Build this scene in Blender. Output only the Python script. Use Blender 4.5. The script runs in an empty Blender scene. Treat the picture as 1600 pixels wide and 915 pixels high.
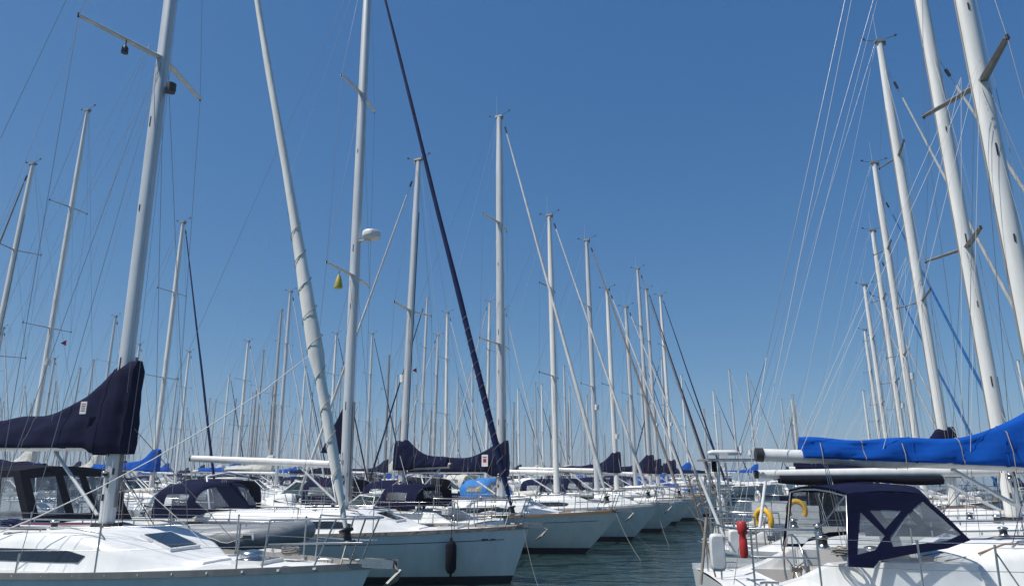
import bpy, math, random
from mathutils import Vector, Matrix, geometry
R = random.Random(11)
sc = bpy.context.scene
COL = sc.collection
rad = math.radians

# ---------------------------------------------------------------- camera
CAMZ, PITCH, FPX = 2.45, rad(14.83), 1066.7
cam_d = bpy.data.cameras.new('camera'); cam = bpy.data.objects.new('camera', cam_d); COL.objects.link(cam)
cam_d.lens = 24.0; cam_d.sensor_width = 36.0; cam_d.clip_start = 0.1; cam_d.clip_end = 20000
cam.location = (0, 0, CAMZ); cam.rotation_euler = (math.pi/2 + PITCH, 0, 0)
sc.camera = cam
# ---------------------------------------------------------------- sky and sun
SUN_EL, SUN_AZ = rad(58), rad(-110)           # azimuth from +Y towards +X
w = bpy.data.worlds.new('World'); sc.world = w; w.use_nodes = True
nt = w.node_tree
sky = nt.nodes.new('ShaderNodeTexSky'); sky.sky_type = 'NISHITA'; sky.sun_disc = False
sky.sun_elevation = SUN_EL; sky.sun_rotation = SUN_AZ
sky.altitude = 0; sky.air_density = 0.7; sky.dust_density = 0.3; sky.ozone_density = 2.0
bg = nt.nodes['Background']; bg.inputs['Strength'].default_value = 0.12
# the phone's rendering of a hazy blue sky: each channel of the sky follows its own curve
sep = nt.nodes.new('ShaderNodeSeparateColor'); com = nt.nodes.new('ShaderNodeCombineColor')
nt.links.new(sky.outputs['Color'], sep.inputs[0])
for ch_, (p_, a_, b_) in zip(('Red', 'Green', 'Blue'), ((.95, .091, .051), (.66, .155, .156), (.42, .302, .375))):
    m0 = nt.nodes.new('ShaderNodeMath'); m0.operation = 'MULTIPLY'; m0.inputs[1].default_value = .12/a_
    m1 = nt.nodes.new('ShaderNodeMath'); m1.operation = 'POWER'; m1.inputs[1].default_value = p_
    m2 = nt.nodes.new('ShaderNodeMath'); m2.operation = 'MULTIPLY'; m2.inputs[1].default_value = b_/.12
    nt.links.new(sep.outputs[ch_], m0.inputs[0]); nt.links.new(m0.outputs[0], m1.inputs[0]); nt.links.new(m1.outputs[0], m2.inputs[0]); nt.links.new(m2.outputs[0], com.inputs[ch_])
nt.links.new(com.outputs[0], bg.inputs['Color'])
sd = bpy.data.lights.new('sun', 'SUN'); sd.energy = 5.0; sd.angle = rad(0.53); sd.color = (1.0, 0.965, 0.91)
sun = bpy.data.objects.new('sun', sd); COL.objects.link(sun)
sdir = Vector((math.sin(SUN_AZ)*math.cos(SUN_EL), math.cos(SUN_AZ)*math.cos(SUN_EL), math.sin(SUN_EL)))
sun.rotation_euler = sdir.to_track_quat('Z', 'Y').to_euler(); sun.location = sdir*60
sc.view_settings.view_transform = 'Standard'; sc.view_settings.look = 'None'
sc.view_settings.exposure = 0.0; sc.view_settings.gamma = 1.0
sc.render.engine = 'CYCLES'
sc.cycles.max_bounces = 8; sc.cycles.transparent_max_bounces = 24
sc.cycles.caustics_reflective = False; sc.cycles.caustics_refractive = False

def ratio(px, py):
    """photo pixel -> (X/Y, Z/Y) of its ray, Z measured from the eye"""
    x = (px-800)/FPX; y = (457.5-py)/FPX
    c, s = math.cos(PITCH), math.sin(PITCH)
    Y = c - y*s
    return x/Y, (s + y*c)/Y
def at(px, py, Y):
    a, b = ratio(px, py)
    return Vector((a*Y, Y, CAMZ + b*Y))

# ---------------------------------------------------------------- materials
def new_mat(name):
    m = bpy.data.materials.new(name); m.use_nodes = True
    return m, m.node_tree, m.node_tree.nodes['Principled BSDF']
def mat(name, col, rough=.5, metal=0, noise=None, nscale=6., bump=0, bscale=40., coat=0, spec=.5, stretch=None, sheen=0, detail=4):
    m, t, p = new_mat(name)
    p.inputs['Base Color'].default_value = (*col, 1); p.inputs['Roughness'].default_value = rough
    p.inputs['Metallic'].default_value = metal; p.inputs['Coat Weight'].default_value = coat
    p.inputs['Coat Roughness'].default_value = .08
    p.inputs['Specular IOR Level'].default_value = spec
    if sheen:
        p.inputs['Sheen Weight'].default_value = sheen; p.inputs['Sheen Roughness'].default_value = .6
    tc = t.nodes.new('ShaderNodeTexCoord'); mp = t.nodes.new('ShaderNodeMapping')
    t.links.new(tc.outputs['Object'], mp.inputs[0])
    if stretch: mp.inputs['Scale'].default_value = stretch
    if noise is not None:
        n = t.nodes.new('ShaderNodeTexNoise'); n.inputs['Scale'].default_value = nscale; n.inputs['Detail'].default_value = 8
        n.inputs['Roughness'].default_value = .65
        t.links.new(mp.outputs[0], n.inputs['Vector'])
        r = t.nodes.new('ShaderNodeValToRGB'); r.color_ramp.elements[0].position = .32; r.color_ramp.elements[1].position = .68
        r.color_ramp.elements[0].color = (*noise, 1); r.color_ramp.elements[1].color = (*col, 1)
        t.links.new(n.outputs['Fac'], r.inputs[0]); t.links.new(r.outputs[0], p.inputs['Base Color'])
        mr = t.nodes.new('ShaderNodeMapRange'); mr.inputs['To Min'].default_value = min(1, rough+.12); mr.inputs['To Max'].default_value = max(0.02, rough-.06)
        t.links.new(n.outputs['Fac'], mr.inputs[0]); t.links.new(mr.outputs[0], p.inputs['Roughness'])
    if bump:
        b = t.nodes.new('ShaderNodeTexNoise'); b.inputs['Scale'].default_value = bscale; b.inputs['Detail'].default_value = detail
        t.links.new(mp.outputs[0], b.inputs['Vector'])
        bn = t.nodes.new('ShaderNodeBump'); bn.inputs['Strength'].default_value = 1.0; bn.inputs['Distance'].default_value = bump
        t.links.new(b.outputs['Fac'], bn.inputs['Height']); t.links.new(bn.outputs[0], p.inputs['Normal'])
    return m
M = {}
M['gel'] = mat('gelcoat_white', (.86, .845, .80), .2, noise=(.70, .71, .69), nscale=1.6, coat=.4, stretch=(2.2, 2.2, .5))
M['gelcream'] = mat('gelcoat_cream', (.74, .71, .62), .3, noise=(.62, .6, .52), nscale=2., coat=.3)
M['gelgrey'] = mat('gelcoat_grey', (.50, .54, .57), .25, noise=(.42, .46, .5), nscale=2., coat=.4)
M['gelnavy'] = mat('gelcoat_navy', (.01, .018, .06), .15, coat=.6)
M['deck'] = mat('deck_nonslip', (.78, .78, .76), .55, noise=(.64, .64, .62), nscale=4., bump=.0015, bscale=160.)
M['decktan'] = mat('deck_tan', (.60, .56, .47), .6, noise=(.46, .42, .35), nscale=5., bump=.0015, bscale=160.)
M['navy'] = mat('canvas_navy', (.0052, .0075, .036), .9, noise=(.0035, .005, .024), nscale=2.5, bump=.022, bscale=3., spec=.15, stretch=(.6, 1, 1.3), detail=3)
M['ink'] = mat('canvas_ink', (.009, .010, .018), .9, spec=.15, noise=(.006, .007, .012), nscale=3., bump=.02, bscale=7.)
M['blue'] = mat('canvas_royal_blue', (.002, .080, .40), .85, noise=(.002, .062, .32), nscale=2.2, bump=.03, bscale=2.6, spec=.15, stretch=(.6, 1, 1.3), detail=3)
M['sky'] = mat('canvas_sky_blue', (.02, .20, .55), .8, noise=(.02, .15, .42), nscale=3., bump=.02, bscale=7.)
M['cream'] = mat('canvas_cream', (.62, .60, .54), .85, noise=(.45, .44, .40), nscale=4., bump=.02, bscale=8.)
M['sail'] = mat('furled_sailcloth', (.72, .71, .67), .75, noise=(.52, .51, .48), nscale=5., bump=.02, bscale=9., stretch=(1, 1, .3))
M['sailw'] = mat('clean_sailcloth', (.80, .79, .74), .7, noise=(.66, .65, .6), nscale=2.5, bump=.012, bscale=5., stretch=(1, 1, .3))
M['spar'] = mat('far_spar_grey', (.42, .42, .41), .5, metal=.1)
M['track'] = mat('track_grey', (.22, .22, .23), .5, metal=.5)
M['nonslip'] = mat('nonslip_panel', (.60, .605, .60), .8, noise=(.50, .50, .49), nscale=7., bump=.003, bscale=220.)
M['navyfurl'] = mat('furled_navy_strip', (.008, .018, .085), .8, noise=(.005, .01, .05), nscale=5., bump=.01, bscale=8., spec=.2)
M['tan'] = mat('furled_tan_cloth', (.30, .26, .22), .8, noise=(.2, .17, .15), nscale=5., bump=.02, bscale=9.)
M['alu'] = mat('mast_anodised', (.68, .69, .69), .38, metal=.25, noise=(.54, .55, .55), nscale=3., stretch=(2, 2, .35))
M['alud'] = mat('mast_dull', (.36, .34, .32), .5, metal=.45, noise=(.25, .24, .22), nscale=3., stretch=(2, 2, .3))
M['mastwhite'] = mat('mast_painted', (.82, .81, .77), .35, noise=(.66, .65, .61), nscale=2.5, coat=.2, stretch=(2, 2, .3))
M['steel'] = mat('stainless', (.62, .62, .62), .22, metal=1.0, noise=(.45, .45, .44), nscale=12.)
M['wire'] = mat('wire_rope', (.30, .30, .31), .4, metal=.8)
M['wirelight'] = mat('line_pale', (.60, .60, .58), .8)
M['rope'] = mat('rope_grey', (.33, .31, .28), .9, noise=(.2, .19, .17), nscale=60.)
M['ropenavy'] = mat('rope_navy', (.02, .03, .10), .9)
M['ropered'] = mat('rope_red', (.35, .05, .05), .9)
M['black'] = mat('plastic_black', (.02, .02, .022), .45, noise=(.035, .035, .035), nscale=14.)
M['tint'] = mat('acrylic_tinted', (.012, .016, .022), .06, coat=.5)
M['teak'] = mat('teak', (.30, .19, .11), .65, noise=(.20, .12, .07), nscale=9., stretch=(.3, 3, 3))
M['anti'] = mat('antifouling', (.008, .012, .03), .7, noise=(.02, .03, .03), nscale=6.)
M['stripe'] = mat('stripe_navy', (.012, .02, .08), .25)
M['hypalon'] = mat('hypalon_grey', (.25, .265, .275), .42, noise=(.19, .20, .21), nscale=5., bump=.006, bscale=8.)
M['yellow'] = mat('foam_yellow', (.80, .46, .03), .6, noise=(.6, .33, .02), nscale=9.)
M['red'] = mat('plastic_red', (.50, .03, .03), .5, noise=(.36, .02, .02), nscale=8.)
M['orange'] = mat('plastic_orange', (.75, .16, .03), .5)
M['white'] = mat('plastic_white', (.78, .78, .76), .35, noise=(.6, .6, .58), nscale=7.)
M['print'] = mat('label_print', (.72, .70, .68), .6)
M['brass'] = mat('bell_yellow', (.42, .36, .05), .5)
M['concrete'] = mat('pontoon_concrete', (.34, .33, .31), .85, noise=(.25, .24, .23), nscale=3., bump=.004, bscale=30.)
def vinyl():
    m, t, p = new_mat('clear_vinyl')
    out = t.nodes['Material Output']
    tr = t.nodes.new('ShaderNodeBsdfTransparent'); tr.inputs[0].default_value = (.84, .88, .90, 1)
    p.inputs['Base Color'].default_value = (.42, .46, .50, 1); p.inputs['Roughness'].default_value = .12
    n = t.nodes.new('ShaderNodeTexNoise'); n.inputs['Scale'].default_value = 2.5; n.inputs['Detail'].default_value = 6
    tc = t.nodes.new('ShaderNodeTexCoord'); t.links.new(tc.outputs['Object'], n.inputs['Vector'])
    mr = t.nodes.new('ShaderNodeMapRange'); mr.inputs['From Min'].default_value = .3; mr.inputs['From Max'].default_value = .75
    mr.inputs['To Min'].default_value = .16; mr.inputs['To Max'].default_value = .42
    t.links.new(n.outputs['Fac'], mr.inputs[0])
    bn = t.nodes.new('ShaderNodeBump'); bn.inputs['Distance'].default_value = .03; t.links.new(n.outputs['Fac'], bn.inputs['Height'])
    t.links.new(bn.outputs[0], p.inputs['Normal'])
    mx = t.nodes.new('ShaderNodeMixShader')
    t.links.new(mr.outputs[0], mx.inputs[0]); t.links.new(tr.outputs[0], mx.inputs[1]); t.links.new(p.outputs[0], mx.inputs[2])
    t.links.new(mx.outputs[0], out.inputs[0])
    return m
M['vinyl'] = vinyl()
def screen():
    m, t, p = new_mat('windscreen_glass')
    out = t.nodes['Material Output']
    tr = t.nodes.new('ShaderNodeBsdfTransparent'); tr.inputs[0].default_value = (.5, .6, .6, 1)
    p.inputs['Base Color'].default_value = (.03, .05, .055, 1); p.inputs['Roughness'].default_value = .05
    mx = t.nodes.new('ShaderNodeMixShader'); mx.inputs[0].default_value = .5
    t.links.new(tr.outputs[0], mx.inputs[1]); t.links.new(p.outputs[0], mx.inputs[2]); t.links.new(mx.outputs[0], out.inputs[0])
    return m
M['glass'] = screen()
def water_mat():
    m, t, p = new_mat('harbour_water')
    p.inputs['Base Color'].default_value = (.020, .045, .045, 1); p.inputs['Roughness'].default_value = .03
    p.inputs['IOR'].default_value = 1.333
    tc = t.nodes.new('ShaderNodeTexCoord')
    hs = []
    for sc_, st, rot in ((.9, (1, 1.8, 1), .5), (3.2, (1, 1.7, 1), .2), (9., (1, 1.5, 1), -.3)):
        mp = t.nodes.new('ShaderNodeMapping'); mp.inputs['Scale'].default_value = st; mp.inputs['Rotation'].default_value = (0, 0, rot)
        t.links.new(tc.outputs['Object'], mp.inputs[0])
        n = t.nodes.new('ShaderNodeTexNoise'); n.inputs['Scale'].default_value = sc_; n.inputs['Detail'].default_value = 3
        n.inputs['Distortion'].default_value = .4
        t.links.new(mp.outputs[0], n.inputs['Vector']); hs.append(n.outputs['Fac'])
    prev = None
    for h, d in zip(hs, (.060, .020, .005)):
        b = t.nodes.new('ShaderNodeBump'); b.inputs['Distance'].default_value = d; b.inputs['Strength'].default_value = 1
        t.links.new(h, b.inputs['Height'])
        if prev: t.links.new(prev, b.inputs['Normal'])
        prev = b.outputs[0]
    t.links.new(prev, p.inputs['Normal'])
    return m
M['water'] = water_mat()

# ---------------------------------------------------------------- mesh builder
class MB:
    def __init__(s): s.v = []; s.f = []; s.mi = []; s.sm = []; s.mats = []
    def slot(s, m):
        if m not in s.mats: s.mats.append(m)
        return s.mats.index(m)
    def face(s, idx, m, smooth=False): s.f.append(tuple(idx)); s.mi.append(s.slot(m)); s.sm.append(smooth)
    def pts(s, ps):
        b = len(s.v); s.v += [tuple(p) for p in ps]; return b
    def box(s, c, size, m, rot=None):
        c = Vector(c); hx, hy, hz = [q/2 for q in size]
        ps = [Vector((x, y, z)) for x in (-hx, hx) for y in (-hy, hy) for z in (-hz, hz)]
        if rot: ps = [rot @ p for p in ps]
        b = s.pts([c+p for p in ps])
        for q in ((0,1,3,2),(4,6,7,5),(0,4,5,1),(2,3,7,6),(0,2,6,4),(1,5,7,3)): s.face([b+i for i in q], m)
        return s
    def rings(s, rings, m, closed=True, caps=True, smooth=True, mfun=None):
        n = len(rings[0]); bs = [s.pts(r) for r in rings]
        for i in range(len(rings)-1):
            for j in range(n if closed else n-1):
                k = (j+1) % n
                mm = mfun(i, j) if mfun else m
                if mm is None: continue
                s.face((bs[i]+j, bs[i]+k, bs[i+1]+k, bs[i+1]+j), mm, smooth)
        if caps and closed:
            c0, c1 = s.pts(rings[0]), s.pts(rings[-1])      # caps keep their own corners so that the sides shade evenly
            s.face([c0+j for j in range(n)][::-1], m); s.face([c1+j for j in range(n)], m)
        return s
    def tube(s, path, r, m, sides=8, flat=1.0, axis=None, caps=True):
        path = [Vector(p) for p in path]; n = len(path)
        rs = r if isinstance(r, (list, tuple)) else [r]*n
        up0 = None; out = []
        for i, p in enumerate(path):
            d = (path[min(i+1, n-1)] - path[max(i-1, 0)])
            if d.length < 1e-9: d = Vector((0, 0, 1))
            d.normalize()
            ref = Vector(axis) if axis else (up0 if up0 is not None else (Vector((0, 0, 1)) if abs(d.z) < .9 else Vector((1, 0, 0))))
            a = ref - d*ref.dot(d)
            if a.length < 1e-5: a = Vector((0, 1, 0)) - d*d.y
            a.normalize(); b = d.cross(a); up0 = a
            out.append([p + a*(math.cos(2*math.pi*k/sides)*rs[i]) + b*(math.sin(2*math.pi*k/sides)*rs[i]*flat) for k in range(sides)])
        return s.rings(out, m, True, caps)
    def poly(s, ps, m, thick=None, smooth=False):
        b = s.pts(ps); n = len(ps); s.face(range(b, b+n), m, smooth)
        if thick is not None:
            t = Vector(thick); c = s.pts([Vector(p)+t for p in ps])
            s.face([c+i for i in range(n)][::-1], m)
            for i in range(n): s.face((b+i, c+i, c+(i+1) % n, b+(i+1) % n), m)
        return s
    def mesh(s, name):
        me = bpy.data.meshes.new(name); me.from_pydata(s.v, [], s.f)
        for m in s.mats: me.materials.append(M[m])
        me.polygons.foreach_set('material_index', s.mi); me.polygons.foreach_set('use_smooth', s.sm)
        me.update()
        return me
    def build(s, name, parent=None, label=None, loc=None):
        o = bpy.data.objects.new(name, s.mesh(name)); COL.objects.link(o)
        if parent: o.parent = parent
        if label: o['label'] = label
        if loc: o.location = loc
        return o
def empty(name, loc, rz=0, label=None, cat=None, group=None):
    o = bpy.data.objects.new(name, None); COL.objects.link(o); o.location = loc; o.rotation_euler = (0, 0, rz)
    o.empty_display_size = .3
    tag(o, label, cat, group); return o
def tag(o, label=None, cat=None, group=None, kind=None):
    if label: o['label'] = label
    if cat: o['category'] = cat
    if group: o['group'] = group
    if kind: o['kind'] = kind
    return o
def link(mesh, name, parent, loc=(0, 0, 0), rz=0, scale=1, label=None):
    o = bpy.data.objects.new(name, mesh); COL.objects.link(o); o.parent = parent; o.location = loc
    o.rotation_euler = (0, 0, rz)
    if scale != 1: o.scale = (scale,)*3
    if label: o['label'] = label
    return o
def copy_tree(o, parent=None):
    c = o.copy(); COL.objects.link(c); c.parent = parent
    for ch in o.children: copy_tree(ch, c)
    return c
def lerp(a, b, t): return a+(b-a)*t
def smooth(t): t = max(0, min(1, t)); return t*t*(3-2*t)

# ---------------------------------------------------------------- water
w_ = MB(); w_.poly([(-9000, -300, 0), (9000, -300, 0), (9000, 14000, 0), (-9000, 14000, 0)], 'water')
tag(w_.build('water'), 'dark rippled harbour water', None, None, 'structure')

# ---------------------------------------------------------------- shared small meshes
def m_stanchion():
    b = MB(); b.tube([(0, 0, 0), (0, 0, .62)], .0125, 'steel', 8); b.tube([(0, 0, 0), (0, 0, .03)], .03, 'steel', 8)
    b.tube([(0, 0, .60), (0, 0, .635)], .017, 'steel', 8); return b.mesh('stanchion')
def m_winch():
    b = MB()
    prof = [(.085, 0), (.085, .03), (.06, .05), (.052, .09), (.06, .12), (.085, .14), (.085, .16), (.05, .175), (.02, .18)]
    rr = [[(r*math.cos(a*math.pi/7), r*math.sin(a*math.pi/7), z) for a in range(14)] for r, z in prof]
    b.rings(rr, 'steel'); rr2 = [[(.063*math.cos(a*math.pi/7), .063*math.sin(a*math.pi/7), z) for a in range(14)] for z in (.05, .085, .12)]
    b.rings(rr2, 'black', caps=False); return b.mesh('winch')
def m_cleat():
    b = MB(); b.tube([(-.11, 0, .05), (-.06, 0, .06), (.06, 0, .06), (.11, 0, .05)], .013, 'steel', 6)
    b.tube([(-.04, 0, 0), (-.03, 0, .055)], .014, 'steel', 6); b.tube([(.04, 0, 0), (.03, 0, .055)], .014, 'steel', 6); return b.mesh('cleat')
def m_vent():
    b = MB(); rr = [[(r*math.cos(a*math.pi/8), r*math.sin(a*math.pi/8), z) for a in range(16)] for r, z in ((.17, 0), (.18, .04), (.16, .08), (.08, .10), (.02, .105))]
    b.rings(rr, 'steel'); return b.mesh('deck_vent')
def m_wheel(rw=.42):
    b = MB(); n = 28
    b.tube([(0, rw*math.cos(2*math.pi*i/n), rw*math.sin(2*math.pi*i/n)) for i in range(n+1)], .014, 'steel', 6, caps=False)
    for i in range(5):
        a = 2*math.pi*i/5+.3; b.tube([(0, 0, 0), (0, rw*math.cos(a), rw*math.sin(a))], .009, 'steel', 5)
    b.tube([(-.05, 0, 0), (.1, 0, 0)], .045, 'steel', 8); return b.mesh('steering_wheel')
def m_buoy(c):
    b = MB(); n = 16; path = []
    for i in range(n+1):
        a = rad(-125)+rad(250)*i/n; path.append((0, .24*math.sin(a), .27*math.cos(a)))
    b.tube(path, .075, c, 8); return b.mesh('horseshoe_buoy')
def m_fender(c='ink', r=.12, h=.62):
    b = MB(); prof = [(0, -.02), (.025, -.0), (.03, .05), (r*.7, .09), (r, .17), (r, h-.17), (r*.7, h-.09), (.03, h-.05), (.025, h), (0.0, h+.02)]
    b.rings([[(q*math.cos(a*math.pi/8), q*math.sin(a*math.pi/8), z) for a in range(16)] for q, z in prof], c)
    return b.mesh('fender_body')
def m_radome(col='white', r=.3):
    b = MB(); prof = [(r*.6, -.05), (r*.95, -.02), (r, .03), (r*.99, .13), (r*.9, .18), (r*.5, .21), (.02, .215)]
    b.rings([[(q*math.cos(a*math.pi/10), q*math.sin(a*math.pi/10), z) for a in range(20)] for q, z in prof], col); return b.mesh('radar_dome')
def m_outboard():
    b = MB(); b.rings([[(x+.13*math.cos(a)*k, .10*math.sin(a)*k, z) for a in [i*math.pi/5 for i in range(10)]] for x, k, z in ((0, .6, .0), (0, 1, .06), (.01, 1.05, .2), (.02, .9, .29), (.03, .4, .32))], 'black')
    b.box((-.02, 0, -.3), (.09, .06, .62), 'black'); b.box((0, 0, -.5), (.22, .02, .05), 'black'); return b.mesh('outboard_motor')
SH = dict(stanchion=m_stanchion(), winch=m_winch(), cleat=m_cleat(), vent=m_vent(), wheel=m_wheel(),
          buoy_yellow=m_buoy('yellow'), buoy_white=m_buoy('white'), buoy_orange=m_buoy('orange'), fender=m_fender(), fender_w=m_fender('white'),
          radome=m_radome('white', .26), outboard=m_outboard())

# ---------------------------------------------------------------- yacht
class Hull:
    """hull lines in boat axes: x forward from the mast, y to port, z up from the waterline"""
    def __init__(s, L=11.5, xb=4.3, B=3.5, F=1.05, Fb=1.3, rake=.7, stern=.72, tr=.35):
        s.L, s.xb, s.B, s.F, s.Fb, s.rake, s.st, s.tr = L, xb, B, F, Fb, rake, stern, tr
        s.xs = xb-L
    def t(s, x): return max(0, min(1, (x-s.xs)/s.L))
    def half(s, t):
        if t < .45: return s.B/2*(s.st+(1-s.st)*math.sin(math.pi/2*t/.45))
        u = (t-.45)/.55; return s.B/2*max(0.0, 1-u**2.15)
    def sheer(s, t): return s.F + (s.Fb-s.F)*(max(0, t-.3)/.7)**1.8 + .04*max(0, (.3-t)/.3)
    def hw(s, x): return s.half(s.t(x))
    def dz(s, x): return s.sheer(s.t(x))-.03
    def deckz(s, x, y=0):
        h = max(.05, s.hw(x)); return s.dz(x)+.07*(1-min(1, abs(y)/h)**2)*min(1, h)

def hull_mesh(H, col, stripe=None, N=26):
    b = MB()
    def ring(i):
        t = i/N; hs = H.half(t); zs = H.sheer(t); out = []
        levels = [(-.45, .25), (0.0, .80), (.07, .825), (.085, .83), (.16, .85), (.17, .853), (.45, .93), (.72, .975), (.80, .985), (.815, .987), (1.0, 1.0)]
        for k, (z, f) in enumerate(levels):
            zz = z if k < 6 else lerp(.17, zs, (z-.17)/(1-.17))
            s = max(0, min(1, zz/zs)); ex = 1 + 1.2*t**3*(1-s)
            y = hs*(f**ex) if hs > 0 else 0
            if k == 0: y = hs*.3
            xw = H.xb - H.rake*(1-s)**1.1; x0 = H.xs + H.tr*s
            out.append((lerp(x0, xw, t), max(y, .0), zz))
        return out
    for sgn in (1, -1):
        rr = []
        for i in range(N+1):
            r = [(x, sgn*y, z) for x, y, z in ring(i)]
            rr.append(r if sgn > 0 else r)
        def mf(i, j):
            if j <= 2: return 'anti'
            if j == 4: return 'stripe' if stripe != 'none' else col
            if j == 3: return 'anti'
            if j == 8 and stripe in ('navy', 'blue'): return 'stripe' if i > 1 and i < N-1 else col
            return col
        if sgn > 0: rr = [r[::1] for r in rr]
        b.rings(rr, col, closed=False, caps=False, mfun=mf)
    r0 = ring(0)
    tr = [(x, y, z) for x, y, z in r0] + [(x, -y, z) for x, y, z in r0[::-1]]
    b.poly(tr, col)
    return b
def deck_mesh(H, m, well=None, N=30):
    """well=(x0,x1,halfwidth,depth): the cockpit"""
    b = MB(); ys = [-1, -.8, -.5, 0, .5, .8, 1]
    xs = [lerp(H.xs+H.tr, H.xb-.02, i/N) for i in range(N+1)]
    if well:
        for e in (well[0], well[1]):
            k = min(range(len(xs)), key=lambda i: abs(xs[i]-e)); xs[k] = e
    rows = []
    for x in xs:
        t = min(1, max(0, (x-H.xs-H.tr)/(H.L-H.tr))); h = max(H.half(t)-.01, .004); row = []
        for f in ys:
            y = f*h
            if well and abs(f) == .5: y = math.copysign(min(well[2], h*.75), f)
            row.append((x, y, H.sheer(t)-.03+.06*(1-abs(f)**2)*min(1, h)))
        rows.append(row)
    bs = [b.pts(r) for r in rows]
    for i in range(N):
        for j in range(6):
            if well and j in (2, 3) and xs[i] >= well[0]-1e-6 and xs[i+1] <= well[1]+1e-6: continue
            b.face((bs[i]+j, bs[i]+j+1, bs[i+1]+j+1, bs[i+1]+j), m, True)
    return b
def toe_rail(H, m, hgt=.045, wd=.03):
    b = MB()
    for sgn in (1, -1):
        rr = []
        for i in range(31):
            t = i/30; x = lerp(H.xs+H.tr, H.xb, t); h = H.half(t); z = H.sheer(t)
            rr.append([(x, sgn*(h+.012), z-.035), (x, sgn*(h+.012), z+hgt), (x, sgn*max(0, h-wd), z+hgt), (x, sgn*max(0, h-wd), z-.035)])
        b.rings(rr, m, smooth=False)
    return b
class Roof:
    def __init__(s, H, x0, x1, h=.42, wf=.62, nose=1.9, tail=.25):
        s.H, s.x0, s.x1, s.h, s.wf, s.nose, s.tail = H, x0, x1, h, wf, nose, tail
    def w(s, x):
        h = s.H.hw(x)-.42
        full = min(h, s.H.B/2*s.wf); u = max(0, (x-(s.x1-1.1))/1.1)
        return max(.12, full*(1-.55*u**2))
    def ht(s, x):
        f = smooth((s.x1-x)/s.nose)**.8 if x > s.x1-s.nose else 1
        g = 1 if x > s.x0+s.tail else .55+.45*smooth((x-s.x0)/s.tail)
        return max(.015, s.h*f*g)
    def top(s, x, y=0): return s.H.deckz(x)+s.ht(x)*1.06 - .05*(abs(y)/max(.2, s.w(x)))**2*s.ht(x)
    def side(s, x, f, sgn, off=0):
        w = s.w(x); h = s.ht(x); z0 = s.H.deckz(x, w)-.02
        return Vector((x, sgn*(w*(1-.10*f)+off), z0+h*.82*f+off*.15))
    def mesh(s, m='gel', N=26):
        b = MB(); rr = []
        for i in range(N+1):
            x = lerp(s.x0, s.x1, i/N); w = s.w(x); h = s.ht(x); z0 = s.H.deckz(x, w)-.02; zc = s.H.deckz(x)
            half = [(w, z0), (w*.9, z0+h*.82), (w*.85, zc+h*.94), (w*.78, zc+h*.99), (w*.4, zc+h*1.04)]
            prof = [(y, z) for y, z in half]+[(0, zc+h*1.06)]+[(-y, z) for y, z in half[::-1]]
            rr.append([(x, y, z) for y, z in prof])
        bs = [b.pts(r) for r in rr]; n = len(rr[0])
        for i in range(N):
            for j in range(n-1):
                b.face((bs[i]+j, bs[i]+j+1, bs[i+1]+j+1, bs[i+1]+j), m if (j in (0, 1, n-2, n-3)) else ('deck' if m == 'gel' and 1 < j < n-3 else m), True)
        b.face([bs[0]+j for j in range(n)], m); b.face([bs[-1]+j for j in range(n)][::-1], m)
        return b
    def window(s, xa, xb, f0=.35, f1=.8, sgn=1, m='tint', N=8, slant=.06):
        b = MB(); a = []; c = []
        for i in range(N+1):
            x = lerp(xa, xb, i/N); e = 1-.35*(abs(2*i/N-1)**6)
            a.append(s.side(x, lerp((f0+f1)/2, f0, e), sgn, .012)); c.append(s.side(x+slant, lerp((f0+f1)/2, f1, e), sgn, .012))
        ps = a+c[::-1]
        b.poly(ps, m, thick=(0, -sgn*.03, 0)); return b

def hatch_mesh(roof, x0, x1, hw, z_of):
    b = MB()
    za, zb = z_of(x0)+.03, z_of(x1)+.03
    def q(x0_, x1_, w_, up):
        f = lambda x: lerp(za, zb, (x-x0)/(x1-x0))+up
        return [(x0_, -w_, f(x0_)), (x1_, -w_, f(x1_)), (x1_, w_, f(x1_)), (x0_, w_, f(x0_))]
    fr = MB(); fr.poly(q(x0, x1, hw, .012), 'white', thick=(0, 0, -.07))
    gl = MB(); gl.poly(q(x0+.04, x1-.04, hw-.04, .022), 'tint', thick=(0, 0, -.02))
    return fr, gl

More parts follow.
